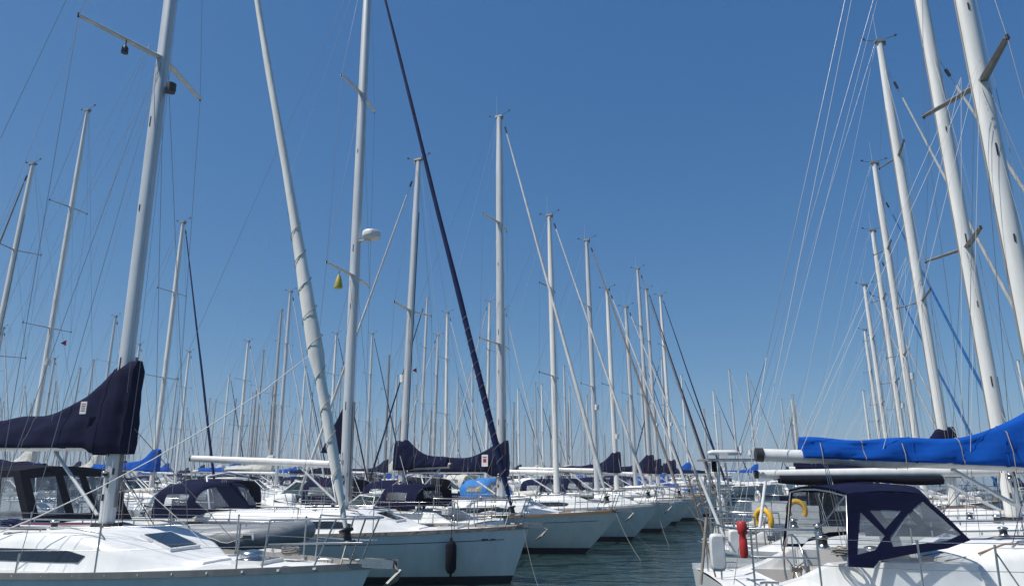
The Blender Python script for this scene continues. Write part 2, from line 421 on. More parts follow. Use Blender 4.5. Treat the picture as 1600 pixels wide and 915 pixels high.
def bulge_at(t, k): return 0 if not k else k*smooth((t-.150)/.016)*math.exp(-(max(0, t-.168)/.10)**2)
def furled(p0, p1, rmax, m, wrap=None, seed=0, bulge=None, N=46, full=.9):
    """rolled headsail on the stay from p0 (tack) to p1 (head): the roll's ridge turns round the stay"""
    rr = random.Random(seed); b = MB(); p0 = Vector(p0); p1 = Vector(p1); d = (p1-p0).normalized()
    a = Vector((0, 1, 0)); a = (a-d*a.dot(d)).normalized(); c = d.cross(a); out = []
    L = (p1-p0).length; s0 = .45/L
    for i in range(N+1):
        s = i/N; t = lerp(s0, full, s)
        prof = (.35+.65*smooth(s/.06))*(1-.62*s**1.1)
        prof *= 1+bulge_at(t, bulge)
        r = rmax*prof*(1+rr.uniform(-.04, .04)); tw = t*L*.9; ring = []
        for k in range(12):
            an = 2*math.pi*k/12; rk = r*(1+.08*math.cos(an-tw)+.05*math.cos(3*an+tw*1.7))
            ring.append(p0+d*(t*L)+a*math.cos(an)*rk+c*math.sin(an)*rk)
        out.append(ring)
    b.rings(out, m)
    lash = None
    if wrap:
        lash = MB(); path = []; n = 16*22
        for i in range(n):
            s = i/n*.30; t = lerp(s0, full, s); an = 2*math.pi*i/(22 if wrap == 'strong' else 34)
            prof = (.35+.65*smooth(s/.06))*(1-.62*s**1.1)*(1+bulge_at(t, bulge))
            r = rmax*prof*1.10+.002
            path.append(p0+d*(t*L)+a*math.cos(an)*r+c*math.sin(an)*r)
        lash.tube(path, .006, 'rope', 4, caps=False)
    return b, lash

def cover_mesh(bl, zb0, zb1, peak, end_h, m, wid=.15, wrap=.26, mid=.32, seed=0, endpeak=0, drop=.0, decay=.5, N=44):
    """sail cover: bl boom length, zb0 / zb1 boom-top height at mast / at outer end"""
    rr = random.Random(seed); b = MB(); out = []; ph = [rr.uniform(0, 6) for _ in range(6)]
    for i in range(N+1):
        s = -wrap+(bl+wrap)*(i/N)**1.25; u = max(0, s)/bl
        zb = lerp(zb0, zb1, u)
        h = lerp(mid, end_h, u)+(peak-mid)*math.exp(-(max(0, s-.1)/decay)**1.35)+endpeak*smooth((u-.86)/.14)
        h *= 1+.012*math.sin(s*3.3+ph[0])+.008*math.sin(s*7+ph[1])
        lowx = -.10-drop*smooth((.55-s)/.25)
        near = smooth((.5-s)/.4)
        wb = wid*lerp(1, 1.0, near); wt = lerp(.05, .13, near); ring = []
        if s < -wrap*.5: wb *= .75; wt *= .8
        K = 9
        for k in range(K+1):
            f = k/K; z = zb+lowx+(h-lowx)*f
            wv = lerp(wb, wt, f**1.3)*(1+.22*math.sin(math.pi*min(1, f*1.3)))
            wv += .014*math.sin(s*9+f*5+ph[2])+.011*math.sin(s*21-f*8+ph[3])+.008*math.sin(f*26+s*4)
            if k == K: wv *= .35
            ring.append((-s, wv, z+.02*math.sin(s*5+ph[4])*f))
        out.append(ring+[(x, -y*(1+.05*math.sin(z*20)), z) for x, y, z in ring[::-1]])
    b.rings(out, m)
    return b

def hood_mesh(xf, xt, xa, zb, zt, w, zbf=None, m='navy', side_win=True, NU=14, NV=18):
    """sprayhood: windscreen from xf up to the hoop at xt, roof back to xa"""
    zbf = zb if zbf is None else zbf; can = MB(); wins = {}; grid = []
    for i in range(NU+1):
        u = i/NU; row = []
        for j in range(NV+1):
            v = j/NV; an = math.pi*v; cy = math.cos(an); sz = math.sin(an)
            y = math.copysign(abs(cy)**.55, cy); z = abs(sz)**.6
            if u < .5:
                q = u/.5; x = lerp(xf-.25*(abs(y)**3), xt, q); hz = lerp(.02, 1, q**.9)*z
                yy = y*w*lerp(.92, 1.0, q)
                zz = lerp(zbf, zb, 0 if z > .02 else q)
                zz = lerp(zbf, zb, q)+(zt-lerp(zbf, zb, q))*hz
            else:
                q = (u-.5)/.5; x = lerp(xt, xa, q)+.22*q*(1-z)*.0; yy = y*w
                zz = zb+(zt+.05*math.sin(q*math.pi)-.05*q-zb)*z
            row.append(Vector((x, yy, zz)))
        grid.append(row)
    bc = can.pts([p for r in grid for p in r]); n = NV+1
    h = NU//2
    for i in range(NU):
        for j in range(NV):
            isw = False
            if 1 <= i < h-1:
                if j in range(2, NV//2-1) or j in range(NV//2+1, NV-2): isw = True
                if side_win and j < 2 and i > 1: isw = False
            if side_win and h+1 <= i < NU-2 and (1 <= j <= 2 or NV-3 <= j <= NV-2): isw = True
            q = (i*n+j, i*n+j+1, (i+1)*n+j+1, (i+1)*n+j)
            if isw:
                key = (i < h, j < NV/2); w_m = wins.setdefault(key, MB())
                flat = [p for r in grid for p in r]; b0 = w_m.pts([flat[k] for k in q]); w_m.face(range(b0, b0+4), 'vinyl', True)
            else: can.face([bc+k for k in q], m, True)
    return can, list(wins.values())

def masthead(mast, H, x, det, seed=0):
    r = random.Random(seed)
    b = MB(); b.box((x, 0, H+.02), (.30, .16, .07) if det < 2 else (.2, .1, .05), 'alud'); b.box((x+.12, 0, H-.05), (.1, .05, .12), 'alud'); b.build('masthead_truck', mast)
    if det > 1: return
    v = MB(); d = r.choice((-1, 1)); v.tube([(x-.05, .03, H+.05), (x+d*.0-.42, .03, H+.13)], .008, 'black', 4)
    v.box((x-.44, .03, H+.16), (.10, .012, .05), 'black'); v.tube([(x-.42, .03, H+.12), (x-.42, .03, H+.2)], .012, 'black', 5); v.build('wind_vane', mast)
    a = MB(); a.tube([(x+.05, -.03, H+.05), (x+.46, -.03, H+.17)], .008, 'black', 4)
    for k in range(3):
        an = k*2.1; a.tube([(x+.46, -.03, H+.19), (x+.46+.05*math.cos(an), -.03+.05*math.sin(an), H+.19)], .016, 'black', 5)
    a.tube([(x+.46, -.03, H+.13), (x+.46, -.03, H+.21)], .012, 'black', 5); a.build('anemometer', mast)
    w = MB(); w.tube([(x-.08, -.05, H+.03), (x-.09, -.05, H+.95)], [.006, .003], 'wirelight', 4); w.build('radio_antenna', mast)

def yacht(pos, head, Hm, label, group=None, det=1, L=11.5, xb=4.3, B=3.5, F=1.05, Fb=1.3, hull='gel', stripe=None, deckm='deck', rail='alu',
          spreaders=(.42, .72), splen=1.15, sweep=.22, mastm='alu', mr=.10, boom=4.2, zb=(2.65, 2.72), cover=None, peak=.9, mid=.32, hood=None, furl='sail', fr=.07,
          radar=None, rake=.015, stem=.7, frac=1.0, seed=0, name='sailing_yacht', extra=None, wrap=None, bulge=None, bimini=None, wr=.0045, cov={}, kick=True, tr=.35, sternst=.72, windows=2, ropes=True):
    r = random.Random(seed*7+3); T = empty(name, pos, head, label, 'sailboat', group)
    H = Hull(L, xb, B, F, Fb, stem, sternst, tr)
    mx = lambda z: -rake*(z-1.5)
    hull_mesh(H, hull, stripe, 26 if det < 2 else 12).build('hull', T)
    well = (H.xs+H.tr+.7, H.xs+H.tr+2.9, .62) if det < 2 else None
    deck_mesh(H, deckm, well, 30 if det < 2 else 12).build('deck', T)
    toe_rail(H, rail).build('toe_rail', T)
    rx0 = (well[1]+.05) if well else H.xs+3.2
    roof = Roof(H, rx0, 2.2, h=.44 if det == 0 else .42)
    ro = roof.mesh(N=26 if det < 2 else 8).build('coachroof', T)
    if windows:
        span = (-rx0-.3)
        for sgn in (1, -1):
            if windows == 1 or det == 2:
                roof.window(rx0+.5, .6, sgn=sgn).build('window', ro)
            else:
                for k in range(windows):
                    a = rx0+.45+k*(span+.9)/windows; roof.window(a, a+(span+.9)/windows-.28, sgn=sgn).build('window', ro)
    zt = roof.top(0)
    if well:
        c = MB(); x0, x1, wy = well; zf = .45
        for x_, y0, y1 in ((x0, -wy, wy), (x1, -wy, wy)):
            c.poly([(x_, y0, zf), (x_, y1, zf), (x_, y1, H.deckz(x_)+.0), (x_, y0, H.deckz(x_)+.0)], 'gel')
        for sg in (1, -1): c.poly([(x0, sg*wy, zf), (x1, sg*wy, zf), (x1, sg*wy, H.deckz(x1)), (x0, sg*wy, H.deckz(x0))], 'gel')
        c.poly([(x0, -wy, zf), (x1, -wy, zf), (x1, wy, zf), (x0, wy, zf)], 'teak')
        for sg in (1, -1): c.box(((x0+x1)/2, sg*(wy-.18), .80), (x1-x0, .36, .06), 'teak')
        c.build('cockpit', T)
        for sg in (1, -1):
            k = MB(); rr = []
            for i in range(9):
                x = lerp(x0-.1, x1+.5, i/8); z0 = H.deckz(x, wy)-.03; hh = .30*smooth(i/2.5)+.02
                rr.append([(x, sg*(wy+.04), z0), (x, sg*(wy+.06), z0+hh), (x, sg*(wy+.24), z0+hh), (x, sg*(wy+.34), z0)])
            k.rings(rr, 'gel', smooth=False); k.build('coaming', T)
            if det < 2: link(SH['winch'], 'winch', T, (x0+1.1, sg*(wy+.15), H.deckz(x0+1.1, wy)+.29))
        if det < 2:
            ped = MB(); ped.tube([(x0+.55, 0, zf), (x0+.55, 0, zf+.85)], [.09, .06], 'white', 10); ped.box((x0+.6, 0, zf+.95), (.22, .3, .2), 'white')
            p = ped.build('binnacle', T); link(SH['wheel'], 'steering_wheel', p, (x0+.42, 0, zf+.8))
    # mast
    mrad = mr; n = 12 if det < 2 else 8
    zs = [zt-.03, Hm*.55, Hm*.85, Hm]; mb = MB()
    mb.tube([(mx(z), 0, z) for z in zs], [mrad*1.25, mrad*1.25, mrad*1.2, mrad*.85], mastm, n, flat=.74, axis=(1, 0, 0))
    if det < 2:
        mb.box((mx(zt)+.0, 0, zt+.02), (mrad*3.2, mrad*2.6, .08), 'black')
        mb.tube([(mx(z)-mrad*1.25, 0, z) for z in (zt+.9, Hm*.55, Hm*.85)], .016, 'black' if mastm != 'mastwhite' else 'alud', 4)
    mast = mb.build('mast', T)
    masthead(mast, Hm, mx(Hm), det, seed)
    ch = H.hw(-.25)-.12; cz = H.deckz(-.25, ch)
    tips = []
    for f in spreaders:
        z = f if f > 1.5 else zt+(Hm-zt)*f
        ln = splen*(1 if z < Hm*.6 else .85)
        ln = min(ln, ch)
        tips.append((z, ln))
        for sg in (1, -1):
            s = MB(); s.tube([(mx(z), sg*mrad*.6, z), (mx(z)-sweep*ln, sg*ln, z+.05)], [(.075 if det == 0 else .045) if det < 2 else .035, .05 if det == 0 else .03], 'alud' if mastm == 'mastwhite' else mastm, 8, flat=.45, axis=(1, 0, 0))
            s.tube([(mx(z)-sweep*ln, sg*ln, z+.015), (mx(z)-sweep*ln, sg*ln, z+.09)], .022, 'black', 6)
            s.build('spreader', mast)
    wsd = 5 if det < 2 else 3
    htop = (zt+(Hm-zt)*frac)-.08
    for sg in (1, -1):
        s = MB(); path = [(-.25, sg*ch, cz)] + [(mx(z)-sweep*ln, sg*ln, z+.05) for z, ln in tips] + [(mx(htop), sg*mrad*.7, htop)]
        s.tube(path, wr, 'wire', wsd); s.build('shroud', T, 'cap shroud over the spreader tips')
        if tips:
            z, ln = tips[0]
            s = MB(); s.tube([(-.55, sg*(ch-.05), cz), (mx(z)-.05, sg*mrad*.7, z-.06)], wr, 'wire', wsd); s.build('shroud', T, 'lower shroud')
            if det < 2:
                s = MB(); s.tube([(.25, sg*(ch-.05), cz), (mx(z)+.05, sg*mrad*.7, z-.06)], wr, 'wire', wsd); s.build('shroud', T, 'forward lower shroud')
            for a, c_ in zip(tips[:-1], tips[1:]):
                if det < 2:
                    s = MB(); s.tube([(mx(a[0])-sweep*a[1], sg*a[1], a[0]+.05), (mx(c_[0]), sg*mrad*.7, c_[0]-.05)], wr*.85, 'wire', wsd); s.build('shroud', T, 'diagonal shroud')
        if det < 2:
            for xx, yy in ((-.25, ch), (-.55, ch-.05), (.25, ch-.05)):
                q = MB(); q.tube([(xx, sg*yy, cz-.02), (xx, sg*(yy-.01), cz+.3)], .013, 'steel', 6); q.build('turnbuckle', T)
    # stays
    fx = H.xb-.32; fz = H.deckz(fx)+.08
    p0 = Vector((fx, 0, fz)); p1 = Vector((mx(htop)+mrad*1.2, 0, htop))
    fs = MB(); fs.tube([p0, p1], .006 if det < 2 else .005, 'wire', 5); fs = fs.build('forestay', T)
    if furl:
        b, lash = furled(p0, p1, fr, furl, wrap, seed, bulge, N=46 if det < 2 else 14, full=.93 if frac < 1 else .95)
        b.build('furled_headsail', fs)
        if lash: lash.build('lashing', fs)
        d = (p1-p0).normalized()
        if det < 2:
            dr = MB(); dr.tube([p0+d*.22, p0+d*.26, p0+d*.27, p0+d*.38, p0+d*.39, p0+d*.43], [.10, .10, .055, .055, .10, .10], 'black', 12); dr.build('furling_drum', fs)
            sw = MB(); sw.tube([p0+d*((p1-p0).length*.955), p0+d*((p1-p0).length*.972)], .035, 'black', 8); sw.build('swivel', fs)
    xs_ = H.xs+H.tr+.1; bz = H.deckz(xs_)
    bs = MB(); split = Vector((lerp(xs_, mx(Hm), .2), 0, lerp(bz, Hm, .2)))
    if det < 2:
        bs.tube([split, (mx(Hm)-.12, 0, Hm)], wr, 'wire', wsd)
        for sg in (1, -1): bs.tube([(xs_, sg*(H.hw(xs_)-.2), bz), split], wr, 'wire', wsd)
    else: bs.tube([(xs_, 0, bz), (mx(Hm)-.12, 0, Hm)], wr, 'wire', wsd)
    bs.build('backstay', T)
    # boom
    if boom:
        z0, z1 = zb; bm = MB()
        bm.tube([(-mrad*1.3, 0, z0), (-boom*.5, 0, (z0+z1)/2), (-boom, 0, z1)], [.09, .095, .085] if det < 2 else .08, 'mastwhite' if mastm == 'mastwhite' or cover is None else 'alu', 12 if det < 2 else 8, flat=.72, axis=(0, 0, 1))
        bm.tube([(-boom+.02, 0, z1), (-boom-.06, 0, z1)], .08, 'black', 8, flat=.75)
        bo = bm.build('boom', T)
        if cover:
            kw = dict(peak=peak, end_h=.16, mid=mid, seed=seed, drop=.05); kw.update(cov)
            cvb = cover_mesh(boom*kw.pop('len', .96), z0+.06, z1+.06, m=cover, N=44 if det < 2 else 16, **kw); co = cvb.build('sail_cover', T)
            if det == 0:                              # sewn seams and webbing round the cover, taken along its own rings
                for i_, mm, rad_ in ((7, cover, .009), (15, cover, .008), (22, 'rope', .006), (29, cover, .008), (36, 'rope', .006)):
                    ring = [Vector(p) for p in cvb.v[i_*20:(i_+1)*20]]; cc = sum(ring, Vector())/20
                    sm_ = MB(); sm_.tube([cc+(p-cc)*1.012 for p in ring]+[cc+(ring[0]-cc)*1.012], rad_, mm, 4, caps=False); sm_.build('cover_strap' if mm == 'rope' else 'cover_seam', co)
                zp = MB(); fr0 = [Vector(p) for p in cvb.v[0:20]]
                zp.tube([Vector((p.x+.006, 0, p.z)) for p in fr0[:10]], .01, 'track', 4); zp.build('zip', co)
        if det < 2:
            tl = MB(); tl.tube([(-boom, 0, z1+.05), (mx(Hm)-.1, .03, Hm-.03)], .0035, 'wirelight', 4); tl.build('topping_lift', T)
            if kick:
                v = MB(); v.tube([(-.22, 0, zt+.18), (-1.35, 0, lerp(z0, z1, 1.35/boom)-.1)], [.028, .028], 'alu', 8); v.build('boom_vang', T)
            ms = MB(); xm = min(-boom*.72, rx0); zm = lerp(z0, z1, boom*.72/boom)
            for k in (-.05, 0, .05): ms.tube([(-boom*.78, k, zm-.08), (-boom*.74, k*3, H.deckz(-boom*.74)+.35)], .005, 'wirelight', 4)
            ms.build('mainsheet', T)
            for sg in (1, -1):
                lj = MB(); hz = zt+(Hm-zt)*.5
                for q in (.3, .6, .88): lj.tube([(-boom*q, sg*.10, lerp(z0, z1, q)), (mx(hz)-.1, sg*.25, hz)], .003, 'wirelight', 4)
                if cover and ropes: lj.build('lazy_jack', T)
    if det < 2:
        for k in range(3 if det == 0 else 2):
            hl = MB(); off = (.14, .19, -.2)[k]; sg = (1, -1, 1)[k]
            hl.tube([(off+.06*k, sg*.13, zt+.05), (mx(Hm)+.04, sg*.06, Hm-.1)], .0045, ('wirelight', 'rope', 'wirelight')[k], 4); hl.build('halyard', T)
        if det == 0:
            for k in range(6):
                hl = MB(); an = k*1.05; hl.tube([(.24*math.cos(an), .22*math.sin(an), zt), (.15*math.cos(an), .12*math.sin(an), zt+1.0+.1*k)], .006, ('rope', 'ropered', 'wirelight', 'ropenavy', 'rope', 'wirelight')[k], 5); hl.build('halyard_tail', T)
    if det == 0:
        for k, z in enumerate((zt+1.15, zt+2.6, Hm*.37, Hm*.46, Hm*.62)):
            e = MB(); e.box((mx(z)-.02, -mrad*.92, z), (.018, .015, .2 if k % 2 else .12), 'black'); e.build('halyard_exit', mast)
        for sg in (1, -1): link(SH['winch'], 'mast_winch', mast, (mx(2.4)-.02, sg*(mrad+.02), zt+.75), 0, .6)
        e = MB(); e.box((mx(zt)+mrad*1.2, 0, zt+1.5), (.03, .05, 2.4), 'track'); e.build('pole_track', mast)
        for k in range(3):
            e = MB(); e.box((mx(zt)-mrad*.4+.07*k, -mrad*.96, zt+.45+.2*k), (.018, .03, .1), 'black'); e.build('halyard_cleat', mast)
    if radar:
        z, kind = radar
        if kind == 'dome':
            link(SH['radome'], 'radar_dome', mast, (mx(z)+mrad+.36, 0, z)); br = MB(); br.box((mx(z)+mrad+.16, 0, z-.07), (.34, .12, .04), 'alu'); br.build('radar_bracket', mast)
        else:
            rb = MB(); rb.tube([(mx(z)+mrad+.05, 0, z-.12), (mx(z)+mrad+.08, 0, z+.12)], .10, 'white', 10); rb.build('radar_reflector', mast)
    if det < 2:
        # small gear that fills the deck and stern of a lived-in boat
        xs0 = H.xs+H.tr
        g = MB(); g.tube([(xs0+.1, .55, bz+.1), (xs0-.05, .55, bz+1.5)], .012, 'white', 5); g.tube([(xs0+.0, .55, bz+1.2), (xs0-.02, .55, bz+1.42)], .022, r.choice(('red', 'white', 'tan')), 6)
        if det == 1: g.build('danbuoy', T)
        g = MB(); g.tube([(xs0+.02, -.3, bz), (xs0-.25, -.3, bz+1.25)], .011, 'teak', 5); g.build('flagstaff', T)
        for k in range(4):
            an = r.uniform(0, 6.28); x0_ = r.uniform(-.5, .5); g = MB(); p = Vector((mx(zt)+.13*math.cos(an), .12*math.sin(an), zt+r.uniform(.8, 2.2)))
            e = Vector((r.uniform(-1.6, 1.8), r.choice((-1, 1))*r.uniform(.4, 1.3), 0)); e.z = H.deckz(e.x)+.15; g.tube([p, e], .006, r.choice(('rope', 'wirelight', 'ropenavy', 'ropered')), 4); g.build('line', T)
        for k in range(3 if det == 1 else 0):
            x_ = r.uniform(-2.2, H.xb-1.4); sg = r.choice((-1, 1)); g = MB(); c0 = Vector((x_, sg*(H.hw(x_)-.05), H.dz(x_)+.45)); rr_ = r.uniform(.09, .14)
            for q in range(3): g.tube([c0+Vector((rr_*math.cos(a)*(1+.08*q), .02*q, rr_*1.4*math.sin(a)*(1+.06*q))) for a in [i*math.pi/7 for i in range(15)]], .009, 'rope' if k else 'wirelight', 4)
            g.build('hanging_coil', T)
        if r.random() < .6 or det == 1:
            xx = xs0+1.0; hh = .5; m_ = r.choice(('white', 'navy', 'cream', 'white'))
            for sg in (1, -1):
                g = MB(); g.poly([(xx, sg*(H.hw(xx)-.055), bz+.06), (xx+1.7, sg*(H.hw(xx+1.7)-.045), bz+.06), (xx+1.7, sg*(H.hw(xx+1.7)-.045), bz+.06+hh), (xx, sg*(H.hw(xx)-.055), bz+.06+hh)], m_, thick=(0, .006*sg, 0))
                if det == 1: g.build('weather_cloth', T)
        for k in range(2 if det == 1 else 0):
            x_ = r.uniform(-1.5, 2.5); g = MB(); bx_ = r.choice(('white', 'cream', 'hypalon', 'blue')); y_ = r.uniform(-.4, .4)
            g.tube([(x_-.5, y_, roof.top(x_)+.08 if x_ < 2.1 else H.deckz(x_)+.12), (x_+.5, y_, roof.top(min(2.1, x_))+.1)], [.09, .13], bx_, 8); g.build('stowed_sail_bag', T)
    # deck gear
    if det == 0:
        def panel(x0, x1, ya, yb, fz):
            b = MB(); rr = []
            for i in range(7):
                x = lerp(x0, x1, i/6); rr.append([(x, lerp(ya(x), yb(x), k/4), fz(x, lerp(ya(x), yb(x), k/4))+.005) for k in range(5)])
            b.rings(rr, 'nonslip', closed=False, caps=False); b.build('nonslip_panel', T)
        for sg in (1, -1):
            panel(2.4, H.xb-1.2, lambda x: sg*.34, lambda x: sg*max(.36, H.hw(x)-.22), lambda x, y: H.deckz(x, y))
            for (a_, c_) in ((-4.0, -2.6), (-2.4, -1.0), (-.8, .8)):
                if a_ > rx0+.1: panel(a_, c_, lambda x: sg*(roof.w(x)+.08), lambda x: sg*(H.hw(x)-.2), lambda x, y: H.deckz(x, y))
        jt = MB(); 
        for sg in (1, -1):
            jt = MB(); jt.tube([(x, sg*(roof.w(x)+.14), H.deckz(x, roof.w(x)+.14)+.02) for x in (-2.4, -1.5, -.6)], .014, 'black', 4); jt.build('genoa_track', T)
    if det < 2:
        hp = [(fx-.9, .32)] if det == 0 else [(fx-.9, .26)]
        zf = lambda x: roof.top(x) if x < 2.2 else H.deckz(x)
        for (x0_, x1_, hw_) in ((1.0, 1.6, .30), (2.65, 3.15, .26)):
            if x1_ > H.xb-1: continue
            fr_, gl_ = hatch_mesh(roof, x0_, x1_, hw_, zf); f_ = fr_.build('hatch', T); gl_.build('hatch_glass', f_)
        for sg in (1, -1):
            g = MB(); gx0, gx1 = rx0+.5, .9; yy = lambda x: sg*roof.w(x)*.74
            path = [(gx0, yy(gx0), roof.top(gx0, yy(gx0)))]+[(x, yy(x), roof.top(x, yy(x))+.06) for x in [lerp(gx0+.08, gx1-.08, i/8) for i in range(9)]]+[(gx1, yy(gx1), roof.top(gx1, yy(gx1)))]
            g.tube(path, .014, 'teak' if rail == 'teak' else 'steel', 6)
            for i in (2, 4, 6): x = lerp(gx0+.08, gx1-.08, i/8); g.tube([(x, yy(x), roof.top(x, yy(x))), (x, yy(x), roof.top(x, yy(x))+.06)], .012, 'steel', 5)
            g.build('grab_rail', T)
            link(SH['winch'], 'winch', T, (-.55, sg*.45, roof.top(-.55)), 0, .75)
            link(SH['cleat'], 'cleat', T, (fx-.7, sg*(H.hw(fx-.7)-.1), H.deckz(fx-.7, 9)+.0), .15*sg)
            link(SH['cleat'], 'cleat', T, (xs_+.4, sg*(H.hw(xs_)-.14), bz-.03))
            # lifelines
            stx = []; x = H.xb-1.6
            while x > H.xs+H.tr+1.3: stx.append(x); x -= 1.75
            for x in stx: link(SH['stanchion'], 'stanchion', T, (x, sg*(H.hw(x)-.05), H.dz(x)+.02))
            xe = H.xs+H.tr+.9
            for hh in (.32, .61):
                ll = MB(); ps = [(H.xb-1.0, sg*(H.hw(H.xb-1.0)*.8), H.dz(H.xb-1)+hh)]+[(x, sg*(H.hw(x)-.05), H.dz(x)+.02+hh) for x in stx]+[(xe, sg*(H.hw(xe)-.05), H.dz(xe)+.02+hh)]
                ll.tube(ps, .004, 'steel', 4); ll.build('lifeline', T)
        pp = MB(); xb_ = H.xb; base = H.dz(xb_-.2)
        def P(x, f, z): return Vector((x, f*max(.16, H.hw(min(x, xb_))*.92), z))
        for hh, r_ in ((.64, .014), (.33, .011)):
            path = [P(xb_-1.25, 1, base+hh), P(xb_-.6, 1, base+hh+.01), Vector((xb_-.05, .2, base+hh+.02))] + ([Vector((xb_+.08, .12, base+hh+.02)), Vector((xb_+.08, -.12, base+hh+.02))] if hh > .5 else [Vector((xb_-.05, .2, base+hh)), Vector((xb_-.05, .2, base+hh))][:0])
            back = [Vector((xb_-.05, -.2, base+hh+.02)), P(xb_-.6, -1, base+hh+.01), P(xb_-1.25, -1, base+hh)]
            if hh > .5: pp.tube(path+back, r_, 'steel', 7)
            else: pp.tube(path, r_, 'steel', 6); pp.tube(back, r_, 'steel', 6)
        for sg in (1, -1):
            pp.tube([P(xb_-1.25, sg, base+.64), P(xb_-1.3, sg, base)], .0125, 'steel', 7)
            pp.tube([P(xb_-.45, sg, base+.65), P(xb_-.7, sg, base)], .0125, 'steel', 7)
            pp.tube([Vector((xb_-.02, sg*.2, base+.66)), Vector((xb_-.28, sg*.14, base))], .0125, 'steel', 7)
        pp.build('pulpit', T)
        for sg in (1, -1):
            ps = MB(); x_ = H.xs+H.tr
            for hh, r_ in ((.64, .014), (.33, .011)):
                ps.tube([(x, sg*f*(H.hw(x)-.06), bz+hh) for x, f in ((x_+1.0, 1), (x_+.3, 1), (x_+.06, .85), (x_+.06, .35))], r_, 'steel', 7)
            for x, f in ((x_+1.0, 1), (x_+.3, 1), (x_+.08, .38)): ps.tube([(x, sg*f*(H.hw(x)-.06), bz-.02), (x, sg*f*(H.hw(x)-.06), bz+.64)], .0125, 'steel', 7)
            ps.build('pushpit', T)
        ar = MB(); ar.box((xb_+.02, 0, H.Fb-.0), (.62, .13, .035), 'steel'); ar.box((xb_+.1, .07, H.Fb+.04), (.5, .01, .11), 'steel'); ar.box((xb_+.1, -.07, H.Fb+.04), (.5, .01, .11), 'steel')
        ar.tube([(xb_+.30, -.055, H.Fb+.02), (xb_+.30, .055, H.Fb+.02)], .045, 'black', 10); ro_ = ar.build('bow_roller', T)
        an = MB(); an.tube([(xb_-.45, 0, H.Fb+.07), (xb_+.3, 0, H.Fb+.06), (xb_+.42, 0, H.Fb-.08)], [.02, .022, .022], 'alud', 6)
        an.poly([(xb_+.42, 0, H.Fb-.02), (xb_+.30, .15, H.Fb-.18), (xb_+.12, 0, H.Fb-.30), (xb_+.30, -.15, H.Fb-.18)], 'alud', thick=(.03, 0, -.01)); an.build('anchor', T)
    if hood:
        xh = rx0+.05
        can, win = hood_mesh(xh+1.25, xh+.62, xh-.55, H.deckz(xh)+.3, H.deckz(xh)+1.15, min(roof.w(xh)+.15, 1.2), zbf=roof.top(xh+1.2)-.02, m=hood)
        ho = can.build('sprayhood', T)
        for w_m in win: w_m.build('clear_window', ho)
        if det < 2:
            fr2 = MB()
            for xx in (xh+.6, xh-.5):
                fr2.tube([(xx, 1.1*math.copysign(abs(math.cos(a))**.55, math.cos(a)), H.deckz(xh)+.3+.83*abs(math.sin(a))**.6) for a in [math.pi*i/12 for i in range(13)]], .012, 'steel', 6)
            fr2.build('hood_frame', ho)
    if bimini:
        xm = H.xs+H.tr+1.5; zb_ = H.deckz(xm)+1.35; bi = MB(); rr = []
        for i in range(7):
            x = lerp(xm-.9, xm+.9, i/6); rr.append([(x, y*1.15, zb_+.1*(1-y*y)-.04*abs(i/3-1)) for y in (-1, -.6, 0, .6, 1)]+[(x, y*1.15, zb_-.03+.1*(1-y*y)-.04*abs(i/3-1)) for y in (1, .6, 0, -.6, -1)])
        bi.rings(rr, bimini); bb = bi.build('bimini', T); fr3 = MB()
        for sg in (1, -1):
            for x in (xm-.85, xm+.85): fr3.tube([(x, sg*1.13, zb_), (xm, sg*1.15, H.deckz(xm)+.25)], .012, 'steel', 6)
        fr3.build('bimini_frame', bb)
    if det == 1:
        # cockpit clutter at the stern rail
        k = r.random()
        bm_ = SH[r.choice(('buoy_yellow', 'buoy_white', 'buoy_white', 'buoy_white'))]
        link(bm_, 'horseshoe_buoy', T, (H.xs+H.tr+.12, r.choice((-.8, .8)), bz+.42))
        if k < .5: link(SH['outboard'], 'outboard_motor', T, (H.xs+H.tr+.05, -.9, bz+.5))
    T['_h'] = 1; del T['_h']
    return T, H, roof

# ---------------------------------------------------------------- places of the boats
def head_of(a): return -rad(a)       # bow turned a degrees towards the viewer from +X
def mast_at(px, py, Hm): a, b = ratio(px, py); Y = (Hm-CAMZ)/b; return a*Y, Y
placed = []
def clash(x, y, hd, L=11.3, xb=4.2, B=3.5):
    c, s = math.cos(hd), math.sin(hd); n = 0
    for (x2, y2, h2, L2, xb2, B2) in placed:
        # sample points of each hull inside the other
        for t in (0, .25, .5, .75, 1):
            lx = xb-L*t; wx, wy = x+c*lx, y+s*lx; dx, dy = wx-x2, wy-y2
            u = dx*math.cos(h2)+dy*math.sin(h2); v = -dx*math.sin(h2)+dy*math.cos(h2)
            if xb2-L2-.3 < u < xb2+.3 and abs(v) < (B+B2)/2+.1-(1.2 if t in (0,) else 0): n += 1
    return n
def put(x, y, hd, L=11.3, xb=4.2, B=3.5): placed.append((x, y, hd, L, xb, B))

